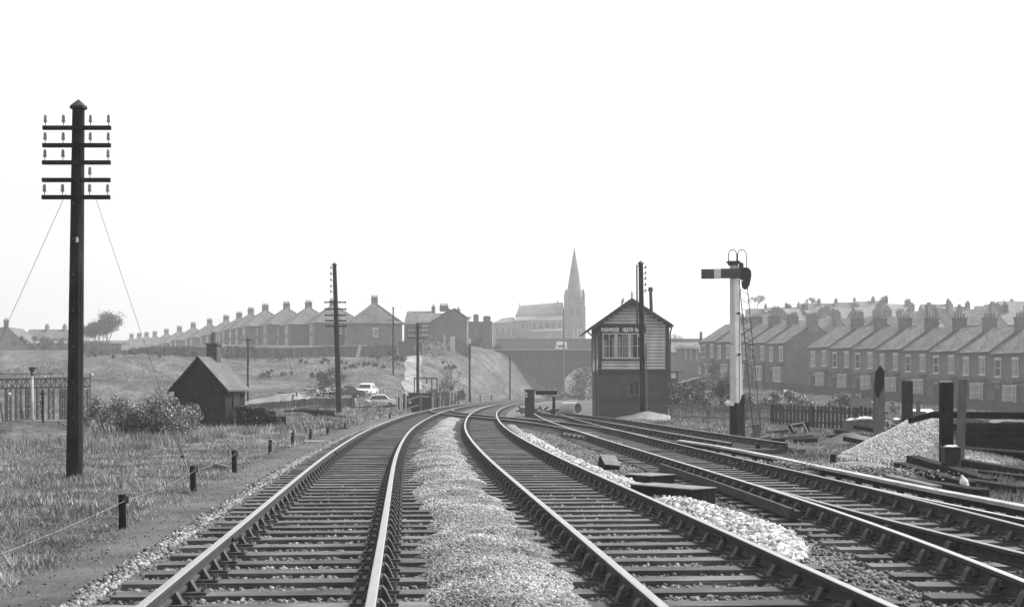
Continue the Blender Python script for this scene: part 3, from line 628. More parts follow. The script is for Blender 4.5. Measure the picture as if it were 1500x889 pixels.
m = MB().cyl((P(947, 75) - pbx, -.2, 0), (P(946, 75) - pbx, -.2, H(505, 75) - pbz), .035, n=6); m.build('cable_tube', M['greywood'], pb)
# wires in the sky
def wire(a, b, sag, label, r=.0035):
    a, b = Vector(a), Vector(b); pts = []
    for i in range(17):
        t = i / 16; p = a.lerp(b, t); p.z -= sag * 4 * t * (1 - t); pts.append(p)
    return tag(MB().tube(pts, r, 4).build('telegraph_wire', M['wire']), label, 'wire', 'telegraph wires across the sky')
for i, ya in enumerate((393, 402, 411, 420, 428)):
    wire((P(490, 88), 88, H(ya, 88)), (P(940, 75), 75, H(ya + 1, 75)), 1.1, ['topmost', 'second', 'third', 'fourth', 'lowest'][i] + ' of the long faint wires from the leaning pole to the signal box pole')
for i, ya in enumerate((443, 453, 478)):
    wire((P(500, 88), 88, H(ya, 88)), (P(612, 120), 120, H(480 + i * 7, 120)), .35, ['upper', 'middle', 'lower'][i] + ' short wire between the leaning pole and the bunker pole')
# yard lamp posts at left
t = empty('lamp_post', (P(47, 52), 52, gz(P(47, 52), 52)), 0, 'slim white lamp post with a small lantern in the yard at far left', 'lamp post', 'lamp posts')
hh = H(537, 52) - t.location.z; MB().cyl((0, 0, -.2), (0, 0, hh - .35), .085, .05, 10).build('post', M['concrete'], t, True)
MB().lathe((0, 0, hh - .35), [(.05, 0), (.08, .08), (.05, .12), (.10, .2), (.14, .32), (.04, .36)], 8).tube([(0, 0, hh - .05), (.2, 0, hh - .05), (.22, 0, hh - .3), (.05, 0, hh - .33)], .012).build('lantern', M['iron'], t)
t = empty('post', (P(63, 50), 50, gz(P(63, 50), 50)), 0, 'thin dark post with a short crossbar next to the white lamp post', 'post'); hh = H(572, 50) - t.location.z
MB().cyl((0, 0, -.2), (0, 0, hh), .04).obox((-.14, 0, hh - .12), (.12, 0, hh - .12), .03, .04).build('shaft', M['tar'], t)
# lattice gantry in the yard
def lattice(mb, p, q, s, up, n):
    p, q = Vector(p), Vector(q); d = (q - p) / n; u = Vector(up) * s
    mb.obox(p + u, q + u, .13, .13); mb.obox(p - u, q - u, .13, .13)
    for i in range(n):
        a = p + d * i; b_ = a + d; mb.obox(a + (u if i % 2 else -u), b_ + (-u if i % 2 else u), .08, .06); mb.obox(a + u, a - u, .07, .06)
Yg = 105
t = empty('lattice_gantry', (P(60, Yg), Yg, -2.6), 0, 'dark steel lattice crane gantry standing in the low yard at far left', 'gantry'); z0 = -2.6
for dy, tops in ((0, 553), (9, 551)):
    m = MB(); zz1, zz2 = H(556, Yg) - z0, H(569, Yg) - z0; xa, xb = P(-25, Yg + dy) - t.location.x, P(131, Yg + dy) - t.location.x
    lattice(m, (xa, dy, (zz1 + zz2) / 2), (xb, dy, (zz1 + zz2) / 2 + .15), (zz1 - zz2) / 2, (0, 0, 1), 22); m.build('girder', M['iron'], t)
    for px in ((12, 27, 42, 58, 75, 92, 125) if dy == 0 else (-5, 45, 95)):
        m = MB(); x0 = P(px, Yg + dy) - t.location.x; lattice(m, (x0, dy, -.3), (x0, dy, zz2), .2, (1, 0, 0), 12); m.build('leg', M['iron'], t)
    m = MB(); m.obox((P(30, Yg) - t.location.x, dy, zz2 * .75), (P(40, Yg) - t.location.x, dy, 0), .12, .12); m.obox((P(0, Yg) - t.location.x, dy, zz2 * .75), (P(9, Yg) - t.location.x, dy, 0), .12, .12); m.build('brace', M['iron'], t)
m = MB()
for px in (15, 60, 105): m.obox((P(px, Yg) - t.location.x, 0, zz1), (P(px, Yg) - t.location.x, 9, zz1), .15, .2)
m.tube([(P(-20, Yg) - t.location.x, 0, zz1 + .45), (P(95, Yg) - t.location.x, 0, zz1 + .5)], .03); 
for px in range(-15, 100, 18): m.cyl((P(px, Yg) - t.location.x, 0, zz1), (P(px, Yg) - t.location.x, 0, zz1 + .48), .025, n=5)
m.build('walkway', M['iron'], t)
for i, (px, ya, Y) in enumerate(((14, 577, 90), (135, 549, 100))):
    t = empty('yard_light', (P(px, Y), Y, -2.6), 0, ['small bright yard light on a pole under the gantry, far left', 'small bright yard light on a thin pole just right of the big telegraph pole'][i], 'lamp', 'yard lights'); hz = H(ya, Y) + 2.6
    MB().cyl((-.15, 0, -.2), (-.15, 0, hz + .1), .05).build('pole', M['iron'], t); MB().lathe((0, 0, hz - .12), [(.03, 0), (.1, .05), (.12, .14), (.04, .24)], 8).build('shade', M['white'], t)
t = empty('low_wall', (P(82, 70), 70, -2.2), 0, 'low pale concrete wall behind the bush, left of the big pole', 'wall'); MB().box(-1.1, 1.1, -.1, .1, -.5, H(617, 70) + 2.2).build('panel', M['concrete'], t); MB().box(-1.15, 1.15, -.13, .13, H(617, 70) + 2.2, H(617, 70) + 2.28).build('coping', M['coping'], t)

# ------------------------------------------------------------------ marker stakes with signal wire
stk = [(-60, 820, 850), (180, 724, 777), (284, 682, 720), (344, 659, 695), (395, 644, 666), (428, 633, 653), (454, 628, 643), (480, 624, 636), (505, 619, 629), (571, 604, 614)]
ordn = ['first', 'second', 'third', 'fourth', 'fifth', 'sixth', 'seventh', 'eighth', 'ninth', 'tenth', 'eleventh', 'twelfth', 'thirteenth', 'fourteenth', 'fifteenth', 'sixteenth', 'seventeenth', 'eighteenth']
tops = []
for i, (px, a, b_) in enumerate(stk):
    Y = (CZ + .33) * F / (b_ - HY); x = P(px, Y); z0 = gz(x, Y); zt = H(a, Y); tops.append(Vector((x + .045, Y, zt - .07)))
    if i == 0: continue
    t = empty('wire_stake', (x, Y, z0), random.uniform(-.2, .2), f'short dark wooden signal wire stake by the left path, {ordn[i - 1]} from the camera', 'stake', 'signal wire stakes by the left path')
    MB().obox((0, 0, -.2), (random.uniform(-.025, .03), 0, zt - z0), .085, .075).build('stake', M['tar'], t)
    MB().cyl((.02, -.06, zt - z0 - .06), (.02, .06, zt - z0 - .06), .03, n=8).box(.0, .07, -.012, .012, zt - z0 - .11, zt - z0 - .02).build('pulley', M['iron'], t)
m = MB()
for a, b_ in zip(tops[:-1], tops[1:]):
    pts = [a.lerp(b_, k / 6) - Vector((0, 0, .05 * (a - b_).length / 9 * 4 * (k / 6) * (1 - k / 6))) for k in range(7)]; m.tube(pts, .0022, 4)
tag(m.build('signal_wire', M['brightwire']), 'thin bright signal wire sagging between the stakes by the left path', 'wire')
for i, (px, a, b_) in enumerate([(1110, 650, 664), (1220, 665, 684)]):
    Y = (CZ + .33) * F / (b_ - HY); x = P(px, Y); t = empty('wire_stake', (x, Y, gz(x, Y)), .1, ['short dark stub post beside the cable trough behind the siding', 'short dark stub post at the foot of the gravel pile'][i], 'stake')
    MB().box(-.05, .05, -.05, .05, -.2, H(a, Y) + .33).build('stake', M['tar'], t)
for i, (px, Y) in enumerate([(575, 103), (640, 108), (652, 116), (662, 124), (675, 134), (687, 145), (697, 158), (706, 168), (716, 180)]):
    x = A2(Y) - G - 2.0; t = empty('wire_stake', (float(x), Y, gz(x, Y)), 0, f'small stake on the far left trackside beyond the bunker, {ordn[i]} of the distant ones', 'stake', 'distant trackside stakes'); MB().box(-.07, .07, -.05, .05, -.2, 1.0).build('stake', M['tar'], t)

# ------------------------------------------------------------------ brick hut
Yh = 61; t = empty('lineside_hut', (P(300, Yh), Yh, -.36), 0, 'small dark lineside hut with pitched roof and brick chimney', 'hut')
hx0, hx1 = P(257, Yh) - t.location.x, P(337, Yh) - t.location.x; he = H(566, Yh) + .36; ha = H(524, Yh) + .36; ap = P(293, Yh) - t.location.x; Lh = 2.3; sk_ = .9   # the hut's long side runs back to the right
def sh(x, y): return x + y * .0
m = MB()
hutrot = -11
w_ = (hx1 - hx0); t.rotation_euler = (0, 0, R(hutrot)); 
x0, x1 = -w_ / 2 - .25, w_ / 2 - .25; xm = (x0 + x1) / 2
m = MB(); m.prism([(x0, -.4), (x1, -.4), (x1, he), (xm, ha - .08), (x0, he)], 0, Lh); m.build('wall', M['tar'], t)
m = MB(); ov = .22
for s, xe in ((-1, x0), (1, x1)):
    dx = (xe - xm) * (1 + ov / (w_ / 2)); dz = (he - ha) * (1 + ov / (w_ / 2)) ; p = [(xm, ha), (xm + dx, ha + dz), (xm + dx, ha + dz + .07), (xm, ha + .07)]
    m.prism(p if s < 0 else p[::-1], -.2, Lh + .15)
rf = m.build('roof', M['felt'], t)
MB().prism([(xm, ha + .08), (xm - (w_ / 2 + ov), he - .20 + (0)), (xm - (w_ / 2 + ov), he - .34), (xm, ha - .12)], -.24, -.205).prism([(xm, ha + .08), (xm, ha - .12), (xm + (w_ / 2 + ov), he - .34), (xm + (w_ / 2 + ov), he - .20)], -.24, -.205).build('bargeboard', M['tar'], t)
c = MB().box(xm - .27, xm + .23, Lh * .6, Lh * .6 + .5, ha - .6, ha + .62); c.box(xm - .31, xm + .27, Lh * .6 - .04, Lh * .6 + .54, ha + .62, ha + .72); c.build('chimney', M['brickdark'], rf)
MB().cyl((xm - .02, Lh * .6 + .25, ha + .72), (xm - .02, Lh * .6 + .25, ha + 1.25), .15, .13, 10).build('chimney_pot', M['pot'], rf)
d = MB().box(xm - .42, xm + .42, -.03, 0.02, -.2, 1.85).build('door', M['tar'], t)
MB().box(xm + .3, xm + .36, -.06, -.03, .8, .95).build('handle', M['iron'], d)
f_ = MB().box(x1 - .01, x1 + .04, Lh * .35, Lh * .35 + .8, .9, 1.6).build('window', M['tar'], t); MB().box(x1 + .041, x1 + .05, Lh * .35 + .06, Lh * .35 + .74, .96, 1.54).build('pane', M['glass'], f_)
MB().box(x1 + .03, x1 + .07, .2, Lh - .1, he - .32, he - .26).build('gutter', M['iron'], t)
# coal/stacked old sleepers at the hut
t = empty('timber_stack', (P(372, 60), 61.5, -.36), 0, 'dark heap of stacked firewood and coal right of the brick hut', 'wood pile'); m = MB()
for i in range(300):
    u_ = random.random(); x = -1.05 + 2.0 * u_; hmax = (.95 if u_ < .75 else .95 - (u_ - .75) * 3); z = random.uniform(0, max(.15, hmax)); a = Vector((x, random.uniform(-.5, .1), z)); d_ = Vector((random.uniform(-.2, .2), 1, random.uniform(-.2, .2))).normalized() * random.uniform(.2, .45)
    m.obox(a, a + d_, random.uniform(.08, .18), random.uniform(.06, .14))
m.build('log', M['coal'], t)
def block(name, px, py, Y, sx, sy, sz, rz, label, cat, mt='tar', tilt=0):
    z = H(py, Y); x = P(px, Y); m = MB().box(-sx / 2, sx / 2, -sy / 2, sy / 2, 0, sz); o = bevel(m.build(name, M[mt]), .012); o.location = (x, Y, min(z, gz(x, Y) + .02) if py > 1 else gz(x, Y)); o.rotation_euler = (tilt, 0, rz); return tag(o, label, cat)
block('crate', 412, 0, 62, .42, .4, .50, .2, 'dark square crate standing right of the firewood heap', 'crate')
block('plank_stack', 400, 0, 55, .75, .4, .18, .1, 'low dark pair of blocks lying in the grass below the square crate', 'timber')
block('plank_stack', 462, 0, 63, .65, .5, .16, -.1, 'small dark block lying in the grass left of the leaning pole', 'timber')
for i in range(6):
    x = P(470, 78); m = MB().obox((0, 0, 0), (2.0 + random.uniform(-.3, .3), random.uniform(-.6, .6), random.uniform(-.05, .1)), .22, .12)
    o = m.build('old_sleeper', M['tar' if i % 2 else 'darkboard']); o.location = (x - 1.0 + .18 * i, 76.5 + .45 * i, gz(x, 77) + .3 + .06 * (5 - i) - .05 * i); o.rotation_euler = (0, .12, 0)
    tag(o, f'old dark sleeper in the heap by the leaning pole, {ordn[i]} from the left', 'sleeper', 'old sleepers by the leaning pole')
x = P(321, 23.5); Y = 26; o = MB().box(-.17, .17, -.1, .1, 0, .13).build('old_stump', M['greywood']); o.location = (P(322, 29), 29, gz(P(322, 29), 29)); o.rotation_euler = (0, .25, .3); tag(bevel(o, .03), 'small grey wood stump lying in the grass by the path', 'stump')
o = MB().box(-.5, .5, -.4, .4, 0, .01).build('board', M['coping']); o.location = (P(465, 44), 44, -.29); o.scale = (.9, .5, 1); tag(o, 'flat pale board lying on the path edge near the left rail', 'board')

# scrap yard bank: boarded wall, scrap heap, cars
def car(px, Y, z, rz, label, mt='carpaint', L=4.1, s=1.0):
    t = empty('parked_car', (P(px, Y), Y, z), rz, label, 'car', 'cars around the railway'); t.scale = (s, s, s); h = L / 2
    prof = [(-h, .35), (-h + .02, .62), (-h + .5, .78), (-h + 1.15, .84), (-h + 1.55, 1.30), (-h + 2.05, 1.42), (-h + 2.85, 1.40), (-h + 3.3, .95), (h - .05, .85), (h, .6), (h, .35)]
    W = .76; vs = []; n = len(prof)
    for k, wd_ in ((-1, 1), (1, 1)):
        for a, b_ in prof: ww = W * (.80 if b_ > 1 else 1.0); vs.append((a, k * ww, b_))
    m = MB().add(vs, [(i, (i + 1) % n, n + (i + 1) % n, n + i) for i in range(n)] + [tuple(range(n))[::-1], tuple(range(n, 2 * n))]); body = bevel(m.build('body', M[mt], t), .05, 2)
    for k in (-1, 1):
        MB().add([(-h + 1.30, k * .765, .90), (-h + 1.62, k * .655, 1.26), (-h + 2.85, k * .655, 1.28), (-h + 3.15, k * .765, .94)], [(0, 1, 2, 3)]).build('side_window', M['glass'], t)
    MB().add([(-h + 1.17, -.66, .90), (-h + 1.17, .66, .90), (-h + 1.535, .54, 1.31), (-h + 1.535, -.54, 1.31)], [(0, 1, 2, 3)]).build('windscreen', M['glass'], t)
    MB().box(-h - .03, -h - .004, -.42, .42, .45, .62).build('grille', M['black'], t); MB().box(-h - .09, -h - .03, -.75, .75, .30, .40).build('bumper', M['brightwire'], t)
    for k in (-.58, .58): MB().cyl((-h - .02, k, .62), (-h + .1, k, .62), .10, n=12).build('headlight', M['porcelain'], t)
    for a in (-h + .75, h - .8):
        for k in (-1, 1):
            w0 = MB().cyl((a, k * .62, .30), (a, k * .80, .30), .31, n=16).build('wheel', M['tyre'], t); MB().cyl((a, k * .80, .30), (a, k * .82, .30), .16, n=12).build('rim', M['brightwire'], w0)
    return t
yc = 140
for i, (px, Y, w_, h_) in enumerate([(150, 190, 6, 1.0), (205, 180, 8, 1.0), (290, 200, 6, .9), (400, 175, 7, 1.1), (470, 190, 8, 1.0), (540, 175, 6, .9), (640, 195, 6, 1.2)]):
    shrub('bush', P(px, Y), Y, w_, h_, 12, 900, .11, f'low dark patch of scrub on the grassy hill slope, {ordn[i]} from the left', mt='leafdark', group='scrub patches on the hill')
car(537, yc, H(581, yc), R(82), 'white saloon car facing the camera on the bank left of the bonfire track')
car(552, 122, H(598, 122), R(8), 'pale pick-up like car seen side-on below the white saloon', s=.92)
car(1345, 66, H(599, 66) - 1.28, R(60), 'pale car half hidden behind the two tall black sleeper posts', s=.9)
for i, px in enumerate((-1,)): pass
t = empty('concrete_pipe', (P(838, 86), 86, -.3), R(0), 'large pale concrete pipe with a round open end left of the signal box', 'pipe'); m = MB(); zc_ = .48; q0, q1 = -.75, .55; NN = 20
for k in range(NN):
    a0, a1 = 2 * math.pi * k / NN, 2 * math.pi * (k + 1) / NN
    def pt(x, r, a): return (x + .35 * (x < 0) * 0 , r * math.cos(a), zc_ + r * math.sin(a))
    m.add([pt(q0, .42, a0), pt(q1, .42, a0), pt(q1, .42, a1), pt(q0, .42, a1)], [(0, 1, 2, 3)]); m.add([pt(q0, .33, a0), pt(q1, .33, a0), pt(q1, .33, a1), pt(q0, .33, a1)], [(3, 2, 1, 0)])
    for q_ in (q0, q1): m.add([pt(q_, .33, a0), pt(q_, .42, a0), pt(q_, .42, a1), pt(q_, .33, a1)], [(0, 1, 2, 3)])
m.build('pipe', M['coping'], t); t.rotation_euler = (0, 0, R(-48))
MB().box(-.8, .6, -.6, -.5, 0, .2).build('chock', M['greywood'], t)
m = MB(); t = empty('boarded_wall', (P(430, 105), 105, .2), 0, 'long low dark boarded retaining wall below the hill behind the scrap', 'wall')
xa = P(345, 105) - t.location.x; xb = P(520, 105) - t.location.x; k = 46
for i in range(k):
    x = xa + (xb - xa) * i / k; zt = H(594 + (583 - 594) * min(1, i / k * 1.6), 105) - .2; m.box(x, x + (xb - xa) / k * .93, random.uniform(-.02, .02), .06, -1.4, zt + random.uniform(-.04, .04))
m.build('board', M['fence'], t)
t = empty('scrap_heap', (P(468, 108), 108, 1.0), 0, 'heap of twisted pale scrap metal on the bank left of the leaning pole', 'scrap heap'); m = MB(); m2 = MB()
for i in range(60):
    a = Vector((random.gauss(0, .9), random.uniform(-.3, .3), random.uniform(-.3, .55))); b_ = a + Vector((random.gauss(0, .5), random.gauss(0, .2), random.gauss(0, .25))); (m if i % 3 else m2).obox(a, b_, random.uniform(.03, .15), random.uniform(.02, .08))
m.build('scrap_piece', M['iron'], t); m2.build('bright_scrap', M['cloth'], t)
t = empty('scrap_heap', (P(503, 112), 112, .4), 0, 'low heap of pale scrap sheets between the leaning pole and the parked cars', 'scrap heap'); m = MB()
for i in range(30):
    a = Vector((random.gauss(0, .8), random.uniform(-.3, .3), random.uniform(-.2, .35))); b_ = a + Vector((random.gauss(0, .6), random.gauss(0, .2), random.gauss(0, .1))); m.obox(a, b_, random.uniform(.1, .3), .03)
m.build('sheet', M['coping'], t)
for i, (px, Y, L1, zz_, r_) in enumerate([(420, 82, 1.8, .12, .1), (440, 90, 2.4, .2, -.2), (452, 96, 2.0, .3, .4), (512, 96, 2.2, .15, .1), (528, 104, 1.8, .2, -.3), (560, 108, 2.4, .15, .2), (478, 100, 2.4, .35, .0)]):
    x = P(px, Y); o = MB().obox((-L1 / 2, 0, 0), (L1 / 2, .3, .12 * (i % 3)), .26, .16).build('scrap_timber', M['tar' if i % 2 else 'greywood']); o.location = (x, Y, gz(x, Y) + zz_); o.rotation_euler = (0, 0, r_); tag(o, f'length of scrap timber strewn on the bank before the hill, {ordn[i]} of the scattered ones', 'timber', 'scrap timbers on the left bank')
heap('spoil_heap', P(425, 112), 112, 5, 2.2, 1.3, 'mound', 'low pale spoil bank between the hut and the leaning pole', 'heap')
heap('spoil_heap', P(30, 47), 47, 3.2, 1.8, .9, 'ground', 'rounded grassy spoil mound at the far left before the gantry', 'heap')
shrub('bush', P(645, 150), 160, 5, 2.2, 10, 1200, .13, 'scrub on the cutting brow right of the hoist frame', mt='leafdark')
shrub('bush', P(560, 185), 190, 5, 1.8, 10, 1000, .14, 'small dark scrub on the slope beside the pale dirt track', mt='leafdark')
shrub('bush', P(250, 195), 196, 7, 1.6, 10, 1200, .14, 'dark patch of scrub on the hill left of the hut chimney', mt='leafdark')
shrub('bush', P(30, 255), 262, 10, 3.2, 12, 1200, .2, 'hazy bushes on the bank under the far left houses', mt='leafdark')
shrub('bush', P(95, 262), 268, 9, 3.0, 12, 1200, .2, 'hazy bushes behind the big pole below the skyline roofs', mt='leafdark')
car(505, 128, gz(P(505, 128), 128) + .1, R(20), 'dark scrapped car lying between the leaning pole and the white saloon', mt='cardark', s=.9)
# timber bunker with white rails left of the left line
Yb = 100; t = empty('timber_bunker', (P(607, Yb), Yb, -.3), 0, 'dark boarded timber bunker with pale handrails beside the left line', 'bunker'); X = lambda px: P(px, Yb) - t.location.x; Z = lambda py: H(py, Yb) + .3
MB().box(X(599), X(615), 0, 1.6, -.1, Z(577)).box(X(597), X(616), -.1, 1.7, Z(577), Z(575)).build('box', M['darkboard'], t)
MB().box(X(617), X(632), .3, 1.9, -.1, Z(578)).box(X(616.2), X(633), .2, 2.0, Z(578), Z(575.5)).build('annexe', M['darkboard'], t)
MB().box(X(614.5), X(618), -.2, 0, -.1, Z(576)).build('post', M['greywood'], t)
MB().obox((X(597), -.18, Z(586)), (X(614), -.18, Z(580)), .06, .07).obox((X(597), -.18, Z(598)), (X(613), -.18, Z(593)), .06, .07).obox((X(617), .1, Z(580)), (X(628), .1, Z(581)), .06, .07).build('handrail', M['coping'], t)
MB().cyl((X(601), -.1, Z(589)), (X(601), -.14, Z(589)), .12, n=14).build('disc', M['coping'], t)
t2 = empty('post_fence', (P(588, 104), 104, -.3), 0, 'short row of dark and pale uprights just left of the timber bunker', 'fence'); m = MB(); m2 = MB()
for i, px in enumerate((581, 584, 587.5, 591, 594.5, 597)): (m if i % 2 else m2).box(P(px, 104) - t2.location.x - .06, P(px, 104) - t2.location.x + .08, 0, .1, -.2, 1.0 + random.uniform(0, .5))
m.build('upright', M['darkboard'], t2); m2.build('pale_upright', M['coping'], t2)
Yf = 128; t = empty('hoist_frame', (P(623, Yf), Yf, -.2), 0, 'open steel hoist frame with hanging hook behind the timber bunker', 'hoist'); X = lambda px: P(px, Yf) - t.location.x; Z = lambda py: H(py, Yf) + .2
m = MB()
for px in (607, 632.5, 640): m.cyl((X(px), 0, -.2), (X(px), 0, Z(554)), .06, n=6)
m.build('upright', M['iron'], t); MB().obox((X(606), 0, Z(554)), (X(641), 0, Z(554)), .12, .12).build('beam', M['iron'], t); MB().cyl((X(625), 0, Z(555)), (X(625), 0, Z(562)), .07, n=6).build('hook', M['iron'], t)
Ys = 122; t = empty('slatted_fence', (P(655, Ys), Ys, .0), 0, 'dark fence of wide upright slats running beside the far left line', 'fence'); m = MB(); m2 = MB()
for i in range(15):
    Y = 106 + i * 3.2; x = float(A2(Y)) - G - 3.0; z = gz(x, Y); MB().box(x - t.location.x - .12, x - t.location.x + .13, Y - Ys - .04, Y - Ys + .04, z - .2, z + 1.35 + random.uniform(-.1, .15)).build('slat', M['fence'], t)
for i in range(14):
    Y = 106 + i * 3.2; Y2 = Y + 3.2; xa_, xb_ = float(A2(Y)) - G - 3, float(A2(Y2)) - G - 3; m2.obox((xa_ - t.location.x, Y - Ys + .07, gz(xa_, Y) + .9), (xb_ - t.location.x, Y2 - Ys + .07, gz(xb_, Y2) + .9), .05, .1)
m2.build('rail', M['fence'], t)
# trodden pale path up the slope
ysp = np.arange(118, 212, 2.0)
def path_c(y): return np.interp(y, [118, 150, 180, 212], [P(596, 118), P(602, 150), P(604, 180), P(604, 212)]) + .4 * lump(y, 0 * y, 6, 2)
strip('dirt_track', ysp, lambda y: path_c(y) - 1.0, lambda y: path_c(y) + 1.2, lambda X, Y, U: Gz(X, Y) + .09, mat('pale_clay', .09, .25, .35, .95, big=.35), 6)
# smoke? thin: left out (no clear column)

# board fence on the hill brow
def board_fence(name, p0, p1, ntot, h, label, bw=.93, mt='fence', thick=.04, rails=True, gap=.0, parts=1, jit=.05, post=None):
    t = empty(name, (p0[0], p0[1], 0), 0, label, 'fence'); m = MB(); L = math.hypot(p1[0] - p0[0], p1[1] - p0[1]); ux, uy = (p1[0] - p0[0]) / L, (p1[1] - p0[1]) / L; st = L / ntot
    for i in range(ntot):
        a = i * st; x, y = ux * a, uy * a; z = gz(p0[0] + x, p0[1] + y); zt = z + h + random.uniform(-jit, jit) * h
        x2, y2 = x + ux * st * bw, y + uy * st * bw; nx_, ny_ = -uy * thick, ux * thick
        m.add([(x, y, z - .3), (x2, y2, z - .3), (x2, y2, zt), (x, y, zt), (x + nx_, y + ny_, z - .3), (x2 + nx_, y2 + ny_, z - .3), (x2 + nx_, y2 + ny_, zt), (x + nx_, y + ny_, zt)], [(0, 1, 2, 3), (7, 6, 5, 4), (3, 2, 6, 7), (0, 3, 7, 4), (1, 5, 6, 2)])
    m.build('board', M[mt], t)
    if rails:
        r_ = MB(); k = max(2, ntot // 8)
        for q in (.25, .8):
            for i in range(k):
                a, b_ = L * i / k, L * (i + 1) / k; xa, ya = p0[0] + ux * a, p0[1] + uy * a; xb, yb = p0[0] + ux * b_, p0[1] + uy * b_
                o_ = thick + .05; r_.obox((ux * a - uy * o_, uy * a + ux * o_, gz(xa, ya) + h * q), (ux * b_ - uy * o_, uy * b_ + ux * o_, gz(xb, yb) + h * q), .06, .08)
        r_.build('rail', M[mt], t)
    if post:
        r_ = MB()
        for i in range(int(L / post) + 1):
            a = i * post; x, y = ux * a, uy * a; z = gz(p0[0] + x, p0[1] + y); r_.box(x - .07, x + .07, y - .16, y - .05, z - .3, z + h * 1.05)
        r_.build('post', M[mt], t)
    return t
board_fence('board_fence', (P(176, 222), 222), (P(330, 216), 216), 90, 2.0, 'long dark board fence along the hill brow, left part down to the hut chimney')
board_fence('board_fence', (P(331, 216), 216), (P(582, 214), 214), 150, 2.1, 'long dark board fence along the hill brow in front of the hipped houses')
board_fence('board_fence', (P(620, 226), 226), (P(690, 226), 226), 40, 2.2, 'dark board fence in front of the big blank gable wall', jit=.1)
board_fence('board_fence', (P(100, 260), 260), (P(175, 240), 240), 50, 1.6, 'distant pale board fence below the skyline tree at left', jit=.02)
t = empty('brushwood', (P(635, 222), 222, gz(P(635, 222), 222)), 0, 'tangle of pale bare branches heaped against the fence below the gable', 'brushwood'); m = MB()
for i in range(110):
    a = Vector((random.gauss(0, 1.3), random.gauss(0, .3), random.uniform(0, 2.2))); d_ = Vector((random.gauss(.2, .7), random.gauss(0, .2), random.gauss(-.3, .6))); m.tube([a, a + d_ * .6, a + d_ + Vector((.1, 0, -.3))], .05, 4)
m.build('branch', M['coping'], t)
t = empty('door_panel', (P(664, 224), 223, gz(P(664, 224), 223)), 0, 'pale upright panel leaning on the fence below the gable wall', 'panel'); MB().box(-.5, .35, 0, .06, 0, 3.0).build('sheet', M['coping'], t); MB().box(-1.6, -1.35, 0, .1, 0, 3.4).build('pale_post', M['coping'], t)
t = empty('shed', (P(605, 222), 222, gz(P(605, 222), 222)), 0, 'small shed with a pale lean-to roof by the board fence', 'shed'); MB().box(-2.5, 1.6, 0, 2.4, 0, 2.3).build('wall', M['fence'], t); MB().prism([(-2.7, 2.3), (1.8, 3.0), (1.8, 3.1), (-2.7, 2.4)], -.2, 2.6).build('roof', M['oldwood'], t)
o = MB().box(-.25, .25, -.03, .03, 0, 2.2).build('leaning_board', M['coping']); o.location = (P(523, 211), 211, gz(P(523, 211), 211)); o.rotation_euler = (0, .25, 0); tag(o, 'pale board leaning against the hill fence', 'board')

# ------------------------------------------------------------------ houses
def win(parent, x0, x1, y, z0, z1, nz=-1, frame='lintel', curtain=True, lint=True, axis='y'):
    """window in a wall whose outer face is at y, facing nz; frame with pane as sub-part"""
    a, b_ = sorted((y, y + nz * .05)); f = MB(); fw = .07
    def bx(m, u0, u1, v0, v1, w0, w1):
        if axis == 'y': m.box(u0, u1, v0, v1, w0, w1)
        else: m.box(v0, v1, u0, u1, w0, w1)
    bx(f, x0, x0 + fw, a, b_, z0, z1); bx(f, x1 - fw, x1, a, b_, z0, z1); bx(f, x0 + fw, x1 - fw, a, b_, z1 - fw, z1); bx(f, x0 + fw, x1 - fw, a, b_, z0, z0 + fw); bx(f, x0 + fw, x1 - fw, a, b_, (z0 + z1) / 2 - .03, (z0 + z1) / 2 + .03)
    if lint: bx(f, x0 - .08, x1 + .08, a - .02, b_ + .02, z1 + .002, z1 + .20); bx(f, x0 - .08, x1 + .08, a - .04, b_ + .04, z0 - .12, z0 - .002)
    o = f.build('window', M[frame], parent); g = MB(); c_, d_ = sorted((y + nz * .006, y + nz * .03)); bx(g, x0 + fw * .9, x1 - fw * .9, c_, d_, z0 + fw * .9, z1 - fw * .9); g.build('pane', M['curtain' if curtain else 'glass'], o); return o
def chimney(parent, x, y, z0, z1, wx=.9, wy=.55, npots=4, mt='brick'):
    c = MB().box(x - wx / 2, x + wx / 2, y - wy / 2, y + wy / 2, z0, z1 - .15).box(x - wx / 2 - .06, x + wx / 2 + .06, y - wy / 2 - .06, y + wy / 2 + .06, z1 - .15, z1)
    for i in range(npots):
        u = (i + .5) / npots - .5; px_, py_ = (x + u * wx, y) if wx >= wy else (x, y + u * wy); c.cyl((px_, py_, z1), (px_, py_, z1 + .45), .12, .09, 8, mi=1)
    return c.build('chimney', [M[mt], M['pot']], parent)
